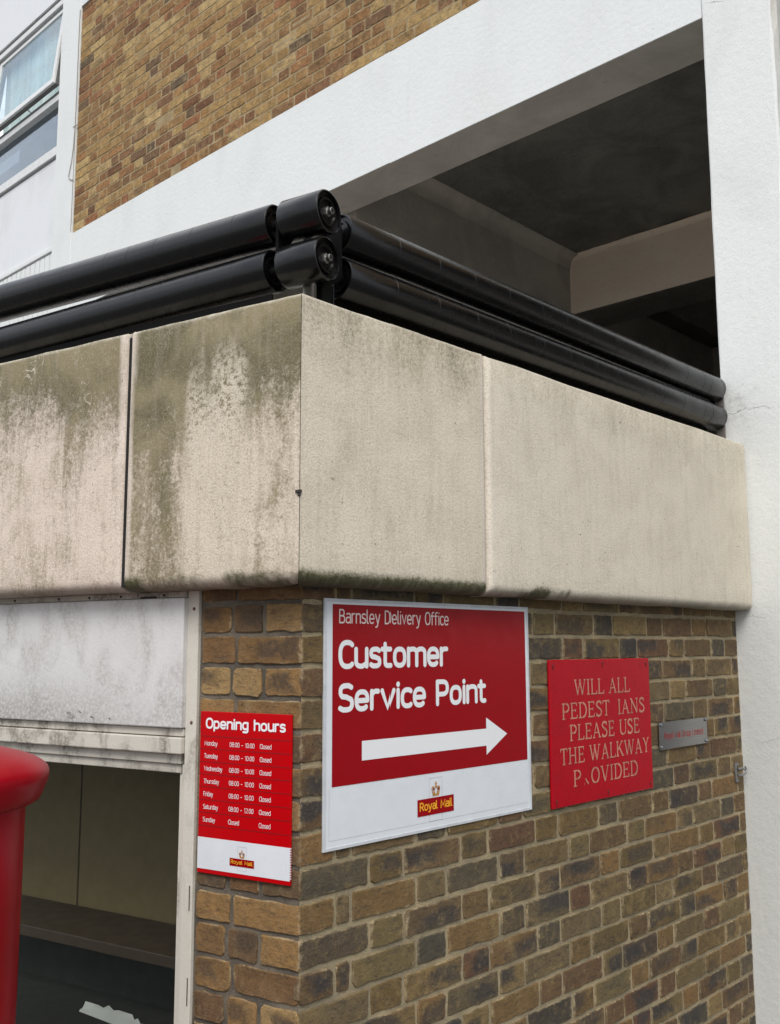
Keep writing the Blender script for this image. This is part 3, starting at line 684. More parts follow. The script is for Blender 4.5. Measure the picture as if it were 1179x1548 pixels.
# ------------------------------------------------------------------ roller barrier on the parapet
ZU, ZL, RR = 2.704, 2.591, .0515
def roller(parent, p, ax, L, seams, face0=True, r=RR, depth=.0010):
    """black plastic roller from p along ax; seams = distances of the moulded joints; face0 = recessed end with a lip"""
    prof = [(.010, .020), (.010, .028), (.004, .029), (.004, .034), (.010, .036), (.010, r - .006), (0, r - .004), (.001, r - .0015), (.004, r)]
    for s in sorted(seams):
        if .01 < s < L - .01:
            d = random.uniform(-.0004, .0004)
            prof += [(s - .0012, r + d * 0), (s - .0004, r - depth), (s + .0004, r - depth), (s + .0012, r)]
    prof += [(L - .004, r), (L - .001, r - .0015), (L, r - .004), (L - .004, r - .008), (L - .010, r - .012), (L - .010, .012)]
    bm = bmesh.new(); lathe(bm, p, ax, prof, 56)
    return link('roller', bm, BLACK, parent, smooth=35)
def bolt(parent, p, ax):
    bm = bmesh.new(); d = -Vector(ax)
    lathe(bm, Vector(p) + Vector(ax) * .012, d, ((0, .016), (.010, .016), (.0115, .0145)), 24)
    lathe(bm, Vector(p), d, ((0, .0125), (.009, .0125), (.011, .011)), 6)
    lathe(bm, Vector(p) + d * .008, d, ((0, .0085), (.012, .0085), (.013, .0072), (.013, .0052), (.002, .005)), 16)
    o = link('bolt', bm, STEEL, parent, smooth=35); return o
left_b = thing('roller_barrier', tuple(Vector((CR.x, CR.y, ZT)) + DV * .3 - NV * .105), 'pair of black roller tubes with bolted ends along the left parapet', 'roller barrier', 'black anti climb roller barriers on the parapet')
right_b = thing('roller_barrier', (1.1, .027, ZT), 'pair of black roller tubes running right to the white column', 'roller barrier', 'black anti climb roller barriers on the parapet')
LB = Vector((CR.x, CR.y, 0)) - NV * .105
for z in (ZU, ZL):
    up = z == ZU; q = LB + Vector((0, 0, z)) + DV * (.0 if up else .004)
    r0 = roller(left_b, q, DV, .118, ())
    bolt(r0, q + DV * .012, DV)
    seams = (.105, .24, .365, .46, .545, .71, .80, .95, 1.10, 1.25, 1.40) if up else (.10, .21, .33, .42, .545, .62, .70, .86, 1.02, 1.2, 1.4)
    ldir = (DV + Vector((0, 0, 0 if up else -.017))).normalized()          # the lower tube sags away from the corner
    roller(left_b, q + DV * .150, ldir, 1.62, seams)
    bm = bmesh.new(); lathe(bm, q + DV * .02, ldir, ((0, .012), (1.9, .012)), 16); link('axle', bm, BLACK_END, left_b, smooth=40)
# brackets: lobed plates in the gaps, posts down to the coping
def bracket(parent, F, s, th=.008, post=.026, mat=BLACK_END):
    """plate normal to the roller axis; F.r = along the axis, F.n = across it"""
    bm = bmesh.new(); pts = []
    for zc, a0, a1 in ((ZU, 0, 180), (ZL, 180, 360)):
        for k in range(13):
            a = R(a0 + (a1 - a0) * k / 12); pts.append((math.cos(a) * .024, zc + math.sin(a) * .024))
    A = [bm.verts.new(F.p(s - th / 2, v, u)) for u, v in pts]; B = [bm.verts.new(F.p(s + th / 2, v, u)) for u, v in pts]
    bm.faces.new(A[::-1]); bm.faces.new(B)
    for k in range(len(A)): bm.faces.new((A[k], A[(k + 1) % len(A)], B[(k + 1) % len(A)], B[k]))
    return link('bracket', bm, mat, parent, smooth=30)
FLB = Frame(LB, DV, NV)
for s in (.134, 1.78): bracket(left_b, FLB, s)
bm = bmesh.new(); box(bm, FLB, .085, .090, ZT - .002, ZU + .01, -.058, -.020, .001); link('post', bm, plain('pale_grey_post', (.55, .55, .53), .5), left_b)
bm = bmesh.new(); box(bm, FLB, .030, .070, ZT - .002, ZL - .02, -.055, -.047, .001); box(bm, FLB, .030, .035, ZT - .002, ZL - .02, -.047, -.02, .001); link('post', bm, BLACK_END, left_b)
FRB = Frame((0, .027, 0), (1, 0, 0), (0, -1, 0))
for z in (ZU, ZL):
    up = z == ZU; q = Vector((.127, .027, z + (.0 if up else .0)))
    seams = [.17 + .155 * k + random.uniform(-.02, .02) for k in range(12)] + [1.93]
    roller(right_b, q, Vector((1, 0, 0)), 2.056, seams, depth=.0006)
    bm = bmesh.new(); lathe(bm, q + Vector((-.02, 0, 0)), (1, 0, 0), ((.01, .012), (2.05, .012)), 16); link('axle', bm, BLACK_END, right_b, smooth=40)
bm = bmesh.new(); box(bm, FRB, .14, 2.16, ZT - .002, ZL - .025, -.035, -.028, .001); link('dark_gap_strip', bm, BLACK_END, right_b)  # added black strip that keeps the gap under the lower roller dark
bm = bmesh.new(); box(bm, FLB, .152, 1.75, ZT - .002, ZL - .062, .012, .018, .001); link('dark_gap_strip', bm, BLACK_END, left_b)  # the same added strip, darkening the gap along the left parapet
bracket(right_b, FRB, .117); bracket(right_b, FRB, 2.197)
bm = bmesh.new(); box(bm, FRB, .096, .100, ZT - .002, ZL - .03, -.02, .02, .001); box(bm, FRB, .100, .122, ZT - .002, ZL - .03, -.02, -.016, .001); link('post', bm, BLACK, right_b)
bm = bmesh.new(); box(bm, FRB, 2.185, 2.193, ZT - .002, ZU, .0, .035, .001); link('post', bm, plain('dull_brown_grey_post', (.16, .145, .13), .6), right_b)

# ------------------------------------------------------------------ lettering: stroke fonts
def E(cx, cy, rx, ry, a0=0, a1=360, n=None, e=2.5):
    n = n or max(5, int(abs(a1 - a0) / 14)); out = []
    for k in range(n + 1):
        t = R(a0 + (a1 - a0) * k / n); c, s = math.cos(t), math.sin(t)
        out.append((cx + rx * math.copysign(abs(c) ** (2 / e), c), cy + ry * math.copysign(abs(s) ** (2 / e), s)))
    return out
XH = 5.0; CAP = 7.0
def bowl_r(x, y0, y1, w, r=1.2):                       # from (x,y1) round to the right down to (x,y0)
    ry = (y1 - y0) / 2; return [(x, y1), (x + w - r, y1)] + E(x + w - r, (y0 + y1) / 2, r, ry, 90, -90)[1:-1] + [(x + w - r, y0), (x, y0)]
O = lambda w=3.2, h=XH, x=0: E(x + w / 2, h / 2, w / 2, h / 2)
G = {
 ' ': (1.9, []), 'o': (3.2, [O()]), 'c': (2.6, [E(1.6, 2.5, 1.6, 2.5, 52, 308)]),
 'e': (3.2, [[(.2, 2.45), (3.15, 2.45)], E(1.6, 2.5, 1.6, 2.5, 0, 312)]),
 'a': (3.0, [[(.35, 4.7), (1.1, 5), (1.7, 5)] + E(1.7, 3.7, 1.3, 1.3, 80, 0) + [(3, 0)], [(3, 2.9), (1.4, 2.9)] + E(1.4, 1.45, 1.4, 1.45, 100, 270) + [(2.0, .05), (3, .7)]]),
 'u': (3.1, [[(0, 5), (0, 1.7)] + E(1.5, 1.6, 1.5, 1.6, 180, 280) + [(3.1, .8)], [(3.1, 5), (3.1, 0)]]),
 'n': (3.1, [[(0, 5), (0, 0)], [(0, 4.2), (1.0, 4.9)] + E(1.6, 3.5, 1.5, 1.5, 90, 0) + [(3.1, 0)]]),
 'm': (5.4, [[(0, 5), (0, 0)], [(0, 4.3), (.7, 4.9)] + E(1.3, 3.6, 1.4, 1.4, 90, 0) + [(2.7, 0)], [(2.7, 4.2), (3.4, 4.9)] + E(4.0, 3.6, 1.4, 1.4, 90, 0) + [(5.4, 0)]]),
 'r': (1.9, [[(0, 5), (0, 0)], [(0, 3.9), (.6, 4.8), (1.2, 5), (1.9, 4.95)]]),
 's': (2.6, [[(2.5, 4.6), (1.9, 5), (1.3, 5)] + E(1.3, 3.8, 1.2, 1.2, 100, 235) + [(1.3, 2.65)] + [(1.9, 2.35)] + E(1.4, 1.25, 1.25, 1.25, 40, -90) + [(.7, .02), (.05, .4)]]),
 't': (2.0, [[(.6, 6.5), (.6, 1.2)] + E(1.6, 1.1, 1.0, 1.1, 180, 270) + [(2.0, .05)], [(-.3, 5), (1.9, 5)]]),
 'v': (3.2, [[(0, 5), (1.6, 0), (3.2, 5)]]), 'y': (3.2, [[(0, 5), (1.65, .2)], [(3.2, 5), (1.5, -1.2), (.9, -2), (.1, -2.05)]]),
 'i': (.2, [[(.1, 5), (.1, 0)], [(.1, 6.8), (.1, 6.75)]]), 'l': (.9, [[(0, 7.2), (0, .9), (.3, .15), (.9, 0)]]),
 'd': (3.1, [[(3.1, 7.2), (3.1, 0)], [(3.1, 4.6), (2.2, 5), (1.6, 5)] + E(1.5, 2.5, 1.5, 2.5, 90, 270) + [(2.3, .1), (3.1, .7)]]),
 'p': (3.1, [[(0, 5), (0, -2)], [(0, 4.3), (.8, 4.95), (1.5, 5)] + E(1.6, 2.5, 1.5, 2.5, 90, -90) + [(.8, .05), (0, .6)]]),
 'g': (3.1, [[(3.1, 5), (3.1, -.8)] + E(1.6, -.8, 1.5, 1.3, 0, -90) + [(.3, -1.9)], [(3.1, 4.6), (2.2, 5), (1.6, 5)] + E(1.5, 2.6, 1.5, 2.4, 90, 270) + [(2.3, .25), (3.1, .9)]]),
 'h': (3.1, [[(0, 7.2), (0, 0)], [(0, 4.2), (1.0, 4.9)] + E(1.6, 3.5, 1.5, 1.5, 90, 0) + [(3.1, 0)]]),
 'f': (2.0, [[(2.0, 7.1), (1.5, 7.1)] + E(1.5, 6.0, .95, 1.1, 90, 180) + [(.55, 0)], [(-.3, 5), (1.8, 5)]]),
 'C': (3.3, [E(2.0, 3.5, 2.0, 3.5, 50, 310)]), 'O': (4.0, [O(4.0, 7)]), 'G': (3.8, [E(2.0, 3.5, 2.0, 3.5, 50, 330) + [(3.8, 3.2), (2.4, 3.2)]]),
 'S': (3.3, [[(3.1, 6.5), (2.3, 7), (1.7, 7)] + E(1.7, 5.3, 1.6, 1.7, 100, 235) + [(1.7, 3.7), (2.4, 3.3)] + E(1.7, 1.75, 1.6, 1.75, 40, -90) + [(.8, .05), (.0, .55)]]),
 'P': (3.5, [[(0, 0), (0, 7)], bowl_r(0, 3.0, 7, 3.4, 1.7)]), 'R': (3.6, [[(0, 0), (0, 7)], bowl_r(0, 3.2, 7, 3.3, 1.6), [(1.7, 3.2), (3.6, 0)]]),
 'B': (3.5, [[(0, 0), (0, 7)], bowl_r(0, 3.7, 7, 3.1, 1.5), bowl_r(0, 0, 3.7, 3.5, 1.6)]), 'D': (3.7, [[(0, 0), (0, 7)], bowl_r(0, 0, 7, 3.7, 2.2)]),
 'M': (4.6, [[(0, 0), (.15, 7), (2.3, 1.6), (4.45, 7), (4.6, 0)]]), 'T': (3.4, [[(0, 7), (3.4, 7)], [(1.7, 7), (1.7, 0)]]),
 'W': (5.4, [[(0, 7), (1.3, 0), (2.7, 6), (4.1, 0), (5.4, 7)]]), 'F': (3.0, [[(3, 7), (0, 7), (0, 0)], [(0, 3.6), (2.7, 3.6)]]), 'L': (2.8, [[(0, 7), (0, 0), (2.8, 0)]]),
 '0': (3.0, [O(3.0, 7)]), '1': (1.6, [[(0, 5.8), (1.3, 7), (1.3, 0)]]), '2': (3.0, [[(.1, 6.3)] + E(1.5, 5.2, 1.5, 1.8, 130, -20) + [(.1, .1), (3, 0)]]),
 '8': (3.1, [E(1.55, 5.3, 1.35, 1.7), E(1.55, 1.8, 1.55, 1.8)]), ':': (.2, [[(.1, 4.2), (.1, 4.15)], [(.1, .5), (.1, .45)]]), '-': (2.0, [[(0, 3), (2.0, 3)]]),
}
def ribbon(bm, F, pts, half, w, round_cap=True, hx=None):
    """flat stroke of constant width along pts (already in wall metres), at height w off the wall"""
    closed = len(pts) > 6 and math.dist(pts[0], pts[-1]) < 1e-6
    if closed: pts = pts[:-1]
    q = [pts[0]]
    for p in pts[1:]:
        if math.dist(p, q[-1]) > half * .12: q.append(p)
    pts = q; n = len(pts)
    if n == 1 or (n == 2 and math.dist(pts[0], pts[1]) < half * .8):
        poly(bm, F, [(pts[0][0] + half * 1.12 * math.cos(2 * math.pi * k / 14), pts[0][1] + half * 1.12 * math.sin(2 * math.pi * k / 14)) for k in range(14)], w); return
    Lp, Rp = [], []
    for i in range(n):
        a = pts[i - 1] if (i or closed) else None; b = pts[(i + 1) % n] if (i < n - 1 or closed) else None; p = pts[i]
        def nrm(s, e): d = math.dist(s, e); return (-(e[1] - s[1]) / d, (e[0] - s[0]) / d)
        if a is None: m = nrm(p, b); k = 1
        elif b is None: m = nrm(a, p); k = 1
        else:
            n1, n2 = nrm(a, p), nrm(p, b); m = (n1[0] + n2[0], n1[1] + n2[1]); l = math.hypot(*m) or 1e-6; m = (m[0] / l, m[1] / l)
            k = min(1.35, 1 / max(.3, m[0] * n1[0] + m[1] * n1[1]))
        Lp.append((p[0] + m[0] * half * k, p[1] + m[1] * half * k)); Rp.append((p[0] - m[0] * half * k, p[1] - m[1] * half * k))
    VL = [bm.verts.new(F.p(u, v, w)) for u, v in Lp]; VR = [bm.verts.new(F.p(u, v, w)) for u, v in Rp]
    for i in range(n if closed else n - 1):
        j = (i + 1) % n
        try: bm.faces.new((VL[i], VL[j], VR[j], VR[i]))
        except ValueError: pass
    if round_cap and not closed:
        for idx, nb in ((0, 1), (n - 1, n - 2)):
            p = pts[idx]; d = (p[0] - pts[nb][0], p[1] - pts[nb][1]); a = math.atan2(d[1], d[0])
            arc = [bm.verts.new(F.p(p[0] + half * math.cos(a + t), p[1] + half * math.sin(a + t), w)) for t in [R(-90 + 180 * k / 8) for k in range(1, 8)]]
            ends = (VL[idx], VR[idx]) if idx == 0 else (VR[idx], VL[idx])
            # order: start with the side at a-90
            bm.faces.new([ends[0] if idx == 0 else ends[0]] + arc + [ends[1]])
def text(bm, F, s, u0, v0, cap, weight, w, width=None, u1=None, track=1.2):
    """cap = cap height in metres, weight = stroke width in metres; the line is fitted between u0 and u1 if u1 is given"""
    k = cap / 7.0; half = weight / 2
    kk = (cap - weight) / 7.0; tot = 0
    for c in s: tot += G[c][0] + track
    tot -= track
    kx = kk if width is None and u1 is None else ((u1 - u0 - weight) / tot if u1 is not None else kk * width)
    x = u0 + half; lev = 0
    for c in s:
        for st in G[c][1]:
            ribbon(bm, F, [(x + px * kx, v0 + half + py * kk) for px, py in st], half, w + lev * .00012); lev = (lev + 1) % 4
        x += (G[c][0] + track) * kx
    return x

# serif capitals: stems thick, hairlines thin (thick factor, points)
def SER(x0, x1, y): return (.55, [(x0, y), (x1, y)])
SG = {
 'I': (2.4, [(1, [(1.2, 0), (1.2, 10)]), SER(.2, 2.2, .25), SER(.2, 2.2, 9.75)]),
 'L': (5.2, [(1, [(1.2, 0), (1.2, 10)]), SER(.2, 2.2, 9.75), (.6, [(.2, .25), (4.8, .25)]), (.7, [(4.7, .1), (4.9, 2.2)])]),
 'E': (5.4, [(1, [(1.2, 0), (1.2, 10)]), (.6, [(.2, 9.75), (4.6, 9.75)]), (.6, [(.2, .25), (4.8, .25)]), (.5, [(1.2, 5.2), (3.8, 5.2)]), (.7, [(4.6, 9.9), (4.6, 8)]), (.7, [(4.8, .1), (5.0, 2.2)]), (.6, [(3.8, 6.1), (3.8, 4.3)])]),
 'P': (5.3, [(1, [(1.2, 0), (1.2, 10)]), SER(.2, 2.4, .25), (.6, [(.2, 9.75), (2.8, 9.75)]), (.6, [(1.2, 4.7), (2.8, 4.7)]), (1, E(2.7, 7.2, 2.2, 2.5, 80, -80, e=2))]),
 'R': (6.0, [(1, [(1.2, 0), (1.2, 10)]), SER(.2, 2.4, .25), (.6, [(.2, 9.75), (2.8, 9.75)]), (.6, [(1.2, 5.0), (2.8, 5.0)]), (1, E(2.7, 7.4, 2.1, 2.4, 80, -80, e=2)), (1, [(2.9, 4.9), (5.4, .2)])]),
 'D': (6.2, [(1, [(1.2, 0), (1.2, 10)]), (.6, [(.2, .25), (3, .25)]), (.6, [(.2, 9.75), (3, 9.75)]), (1.05, E(2.9, 5, 2.8, 4.7, 82, -82, e=2))]),
 'T': (5.4, [(1, [(2.7, 0), (2.7, 10)]), (.6, [(.2, 9.75), (5.2, 9.75)]), SER(1.7, 3.7, .25), (.6, [(.35, 9.9), (.25, 8.0)]), (.6, [(5.05, 9.9), (5.15, 8.0)])]),
 'S': (4.8, [(1, [(4.1, 8.3), (3.6, 9.4), (2.5, 9.8), (1.3, 9.2), (.8, 8.0), (1.1, 6.7), (2.4, 5.5), (3.8, 4.3), (4.4, 2.9), (4.0, 1.2), (2.8, .25), (1.4, .4), (.7, 1.6)]), (.6, [(4.2, 9.8), (4.15, 7.6)]), (.6, [(.55, 2.4), (.5, .1)])]),
 'A': (6.6, [(.6, [(.9, .2), (3.2, 10)]), (1.05, [(3.1, 9.8), (5.6, .2)]), (.5, [(1.6, 3.4), (4.7, 3.4)]), SER(.1, 1.8, .25), SER(4.6, 6.5, .25)]),
 'N': (6.8, [(.6, [(1.2, 0), (1.2, 9.6)]), (1.05, [(.9, 9.7), (5.6, .2)]), (.6, [(5.6, .2), (5.6, 10)]), SER(.2, 2.2, .25), SER(4.6, 6.6, 9.75), SER(.1, 1.6, 9.75)]),
 'U': (6.6, [(1, [(1.3, 10), (1.3, 3.2)] + E(3.4, 3.1, 2.1, 2.9, 182, 270, e=2)), (.6, E(3.4, 3.1, 2.2, 2.9, 270, 358, e=2) + [(5.6, 10)]), SER(.2, 2.4, 9.75), SER(4.6, 6.6, 9.75)]),
 'H': (6.8, [(1, [(1.3, 0), (1.3, 10)]), (1, [(5.4, 0), (5.4, 10)]), (.55, [(1.3, 5.1), (5.4, 5.1)]), SER(.2, 2.4, .25), SER(.2, 2.4, 9.75), SER(4.4, 6.5, .25), SER(4.4, 6.5, 9.75)]),
 'W': (9.2, [(1.05, [(.9, 9.8), (2.8, .2)]), (.6, [(2.8, .2), (4.6, 9.6)]), (1.05, [(4.4, 9.8), (6.3, .2)]), (.6, [(6.3, .2), (8.2, 9.8)]), SER(.1, 1.9, 9.75), SER(3.6, 5.3, 9.75), SER(7.3, 9.1, 9.75)]),
 'K': (6.4, [(1, [(1.2, 0), (1.2, 10)]), SER(.2, 2.2, .25), SER(.2, 2.2, 9.75), (.6, [(1.4, 4.4), (5.0, 9.8)]), (1.05, [(2.6, 6.0), (5.6, .2)]), SER(4.1, 6.0, 9.75), SER(4.7, 6.4, .25)]),
 'Y': (6.2, [(1, [(3.1, 0), (3.1, 4.6)]), (1.05, [(.9, 9.8), (3.1, 4.4)]), (.6, [(3.1, 4.4), (5.2, 9.8)]), SER(.1, 1.9, 9.75), SER(4.3, 6.1, 9.75), SER(2.1, 4.1, .25)]),
 'V': (6.4, [(1.05, [(.9, 9.8), (3.2, .1)]), (.6, [(3.2, .1), (5.4, 9.8)]), SER(.1, 1.9, 9.75), SER(4.5, 6.3, 9.75)]),
 'O': (6.4, [(1.05, E(3.2, 5, 2.6, 4.75, 110, 250, e=2)), (1.05, E(3.2, 5, 2.6, 4.75, 70, -70, e=2)), (.6, E(3.2, 5, 2.6, 4.75, 112, 68, e=2)), (.6, E(3.2, 5, 2.6, 4.75, 248, 292, e=2))]),
 ' ': (2.6, []), '_': (5.4, []),
 'r': (6.0, [(.9, [(3.0, 2.6), (4.6, .3)]), (.8, [(1.7, .8), (1.95, .55)]), (.7, [(2.6, 3.9), (3.2, 3.0)])]),      # what is left of a lost R
}
def serif(bm, F, s, u0, u1, v0, cap, stem, w):
    tr = .55; tot = sum(SG[c][0] + tr for c in s) - tr; kx = (u1 - u0) / tot; ky = cap / 10; x = u0; lev = 0
    for c in s:
        for f, st in SG[c][1]:
            ribbon(bm, F, [(x + a * kx, v0 + b * ky) for a, b in st], stem * f / 2, w + lev * .00012, round_cap=False); lev = (lev + 1) % 7
        x += (SG[c][0] + tr) * kx

def letters(parent, mat, F, lines, w, name='lettering'):
    for ln in lines:
        bm = bmesh.new(); text(bm, F, *ln[:1], ln[1], ln[3], ln[4], ln[5], w, u1=ln[2]); link(name, bm, mat, parent, normals=False)
def rectface(parent, name, mat, F, u0, u1, v0, v1, w):
    bm = bmesh.new(); poly(bm, F, ((u0, v0), (u1, v0), (u1, v1), (u0, v1)), w); return link(name, bm, mat, parent, normals=False)
def crest(parent, F, cu, lo, hi, u0, u1, w):
    """crown in a thin upright box behind a red name panel"""
    a, b, c, d = cu
    bm = bmesh.new(); t = .0007 if u1 - u0 > .1 else .0005
    for q in ((a, b, c, c + t), (a, b, d - t, d), (a, a + t, c + t, d - t), (b - t, b, c + t, d - t)): poly(bm, F, ((q[0], q[2]), (q[1], q[2]), (q[1], q[3]), (q[0], q[3])), w)
    link('crest_outline', bm, GREY_LINE, parent, normals=False)
    k = (b - a) / 12.; m = (a + b) / 2; v = hi + k * .9; bm = bmesh.new(); lv = w + .0002
    P_ = lambda pts, l=0: poly(bm, F, [(m + x * k, v + y * k) for x, y in pts], lv + l * .00015)
    P_(((-3.0, 0), (3.0, 0), (3.0, 1.2), (-3.0, 1.2)))
    for sx in (-1, 1):
        P_(((sx * 2.7, 1.3), (sx * 3.2, 1.3), (sx * 4.0, 4.4), (sx * 3.3, 5.6), (sx * 2.4, 5.8), (sx * 1.2, 5.4), (sx * 1.3, 4.9), (sx * 2.6, 5.0), (sx * 3.2, 4.2)), 1)
        P_(((sx * .6, 1.3), (sx * 2.4, 1.3), (sx * 2.7, 3.0), (sx * 1.9, 2.4), (sx * 1.2, 3.4)), 2)
    P_(((-.35, 5.2), (.35, 5.2), (.35, 8.6), (-.35, 8.6)), 3); P_(((-1.0, 7.0), (1.0, 7.0), (1.0, 7.6), (-1.0, 7.6)), 4)
    P_([(1.0 * math.cos(t), 5.4 + .9 * math.sin(t)) for t in [k2 * .524 for k2 in range(12)]], 5)
    link('crown', bm, GOLD, parent, normals=False)
    bm = bmesh.new()
    for sx in (-1, 1): P_(((sx * 1.3, 3.5), (sx * 2.7, 3.2), (sx * 3.0, 4.2), (sx * 2.3, 4.8), (sx * 1.2, 4.7)), 6)
    link('crown_cap', bm, DARKRED_INK, parent, normals=False)
    rectface(parent, 'name_panel', LETTER_RED if False else SIGN_RED, F, u0, u1, lo, hi, w + .0004)
    bm = bmesh.new(); h = hi - lo
    text(bm, F, 'Royal Mail', u0 + (u1 - u0) * .055, lo + h * .30, h * .52, h * .088, w + .0008, u1=u1 - (u1 - u0) * .05); link('lettering', bm, LETTER_YELLOW, parent, normals=False)
    bm = bmesh.new()

# ------------------------------------------------------------------ large sign
TK = .004
SIGN_FACE = Frame((.0065, 0, 0), (1, 0, 0), (0, -1, 0))
big = thing('sign', (.445, 0, 1.2555), 'large red and white customer sign with a white arrow pointing right', 'sign')
bm = bmesh.new(); box(bm, SIGN_FACE, .058, .834, 1.2555, 1.8075, .001, TK, .0015); link('board', bm, SIGN_WHITE, big)
bm = bmesh.new()
for q in ((.056, .0635, 1.2537, 1.8093), (.8285, .836, 1.2537, 1.8093)): box(bm, SIGN_FACE, *q, .0005, TK + .0015, .0005)
for q in ((.0636, .8284, 1.2537, 1.2607), (.0636, .8284, 1.8023, 1.8093)): box(bm, SIGN_FACE, *q, .0005, TK + .0013, .0005)
link('edge_trim', bm, SIGN_EDGE, big)
rectface(big, 'red_field', SIGN_RED, SIGN_FACE, .082, .820, 1.390, 1.7965, TK + .0006)
bm = bmesh.new()
for q in ((.074, .826, 1.2745, 1.2752), (.074, .0747, 1.2753, 1.388), (.8253, .826, 1.2753, 1.388)): poly(bm, SIGN_FACE, ((q[0], q[2]), (q[1], q[2]), (q[1], q[3]), (q[0], q[3])), TK + .0004)
link('film_edge', bm, GREY_LINE, big, normals=False)
letters(big, LETTER_PALE, SIGN_FACE, [('Barnsley Delivery Office', .102, .487, 1.753, .033, .0034)], TK + .001)
letters(big, LETTER_WHITE, SIGN_FACE, [('Customer', .100, .484, 1.6490, .0665, .0118), ('Service Point', .100, .639, 1.5515, .0660, .0118)], TK + .001)
bm = bmesh.new(); poly(bm, SIGN_FACE, ((.176, 1.4405), (.637, 1.4405), (.637, 1.417), (.728, 1.466), (.637, 1.513), (.637, 1.4845), (.176, 1.4845)), TK + .001); link('arrow', bm, LETTER_WHITE, big, normals=False)
crest(big, SIGN_FACE, (.407, .456, 1.2755, 1.3785), 1.291, 1.331, .363, .500, TK + .0006)

# ------------------------------------------------------------------ opening hours sign
hrs = thing('sign', tuple(DV * .15 + Vector((0, 0, 1.193))), 'narrow red opening hours board with white strip below, left of the corner', 'sign')
HT = .007
def hp(s): return -s
bm = bmesh.new(); box(bm, LEFT, hp(.284), hp(.0205), 1.193, 1.5525, .001, HT, .001); link('board', bm, HOURS_RED, hrs)
rectface(hrs, 'white_strip', SIGN_WHITE, LEFT, hp(.284), hp(.0208), 1.2025, 1.2715, HT + .0005)
bm = bmesh.new()
for z in (1.4965, 1.468, 1.439, 1.4115, 1.3835, 1.3545, 1.3265, 1.2975): poly(bm, LEFT, ((hp(.284), z - .0008), (hp(.0208), z - .0008), (hp(.0208), z + .0008), (hp(.284), z + .0008)), HT + .0005)
link('slat_seam', bm, SEAM_RED, hrs, normals=False)
HW = HT + .0008
letters(hrs, LETTER_WHITE, LEFT, [('Opening hours', hp(.267), hp(.036), 1.5135, .0250, .0046)], HW)
for k, (dname, dl_, hours) in enumerate((('Monday', .039, '08:00 - 10:00'), ('Tuesday', .0405, '08:00 - 10:00'), ('Wednesday', .055, '08:00 - 10:00'), ('Thursday', .046, '08:00 - 10:00'), ('Friday', .029, '08:00 - 10:00'), ('Saturday', .0445, '08:00 - 12:00'), ('Sunday', .0365, 'Closed'))):
    z = 1.4755 - k * .0283; bm = bmesh.new()
    text(bm, LEFT, dname, hp(.2695), z, .0105, .0011, HW, u1=hp(.2695 - dl_))
    text(bm, LEFT, hours, hp(.1945), z, .0105, .0011, HW, u1=hp(.1225) if k < 6 else hp(.163))
    text(bm, LEFT, 'Closed', hp(.107), z, .0105, .0011, HW, u1=hp(.0745))
    link('lettering', bm, LETTER_WHITE, hrs, normals=False)
crest(hrs, LEFT, (hp(.1655), hp(.1405), 1.2095, 1.2605), 1.218, 1.2345, hp(.188), hp(.1185), HT + .0008)
bm = bmesh.new()
for z in [1.206 + k * .0052 for k in range(13)]: box(bm, LEFT, hp(.0209), hp(.0196), z, z + .0028, .004, HT + .0003)
link('strip_edge', bm, SIGN_WHITE, hrs)

# ------------------------------------------------------------------ walkway notice
wk = thing('sign', (1.22, 0, 1.242), 'square red walkway notice with faded cream capitals and missing letters', 'sign')
bm = bmesh.new(); vs = box(bm, RIGHT, .9335, 1.510, 1.2425, 1.6605, .002, .011, .003, 2); link('board', bm, WALK_RED, wk)
for s, a, b, z, in (('WILL ALL', 1.058, 1.380, 1.5555), ('PEDEST_IANS', .990, 1.468, 1.4885), ('PLEASE USE', 1.028, 1.432, 1.4255), ('THE WALKWAY', .977, 1.490, 1.3605), ('PrOVIDED', 1.041, 1.412, 1.2945)):
    bm = bmesh.new(); serif(bm, RIGHT, s, a, b, z, .0455, .0062, .0116); link('lettering', bm, LETTER_FADED, wk, normals=False)
bm = bmesh.new()
for u, v in ((.952, 1.643), (1.222, 1.648), (1.488, 1.644), (.955, 1.262), (1.232, 1.262), (1.492, 1.262)): lathe(bm, RIGHT.p(u, v, .0105), (0, -1, 0), ((0, .0045), (.0015, .004), (.002, .0015)), 10); box(bm, RIGHT, u - .0015, u + .0015, v - .012, v - .003, .0112, .0125)
link('screw', bm, SCREW, wk, smooth=40)

# ------------------------------------------------------------------ small metal name plate
npt = thing('name_plate', (1.74, 0, 1.357), 'small brushed metal plate with faint red lettering near the column', 'name plate')
g = NG('brushed_metal_plate'); P = g.pos(); b = g.noise(P, 60, 4, .6, 0, stretch=(.2, 1, 6))
PLATE = g.done(g.mix(b, (.27, .265, .26), (.45, .44, .43)), .24, g.bump(b, .04, .002), 1)
bm = bmesh.new(); box(bm, RIGHT, 1.568, 1.915, 1.3575, 1.4475, .003, .008, .0012); link('plate', bm, PLATE, npt)
letters(npt, LETTER_RED, RIGHT, [('Royal Mail Group Limited', 1.602, 1.882, 1.391, .022, .0019)], .0086)
bm = bmesh.new()
for u, v in ((1.577, 1.439), (1.906, 1.439), (1.577, 1.366), (1.906, 1.366)): lathe(bm, RIGHT.p(u, v, .002), (0, -1, 0), ((0, .006), (.010, .006), (.012, .004)), 14)
link('stud', bm, GALV, npt, smooth=40)

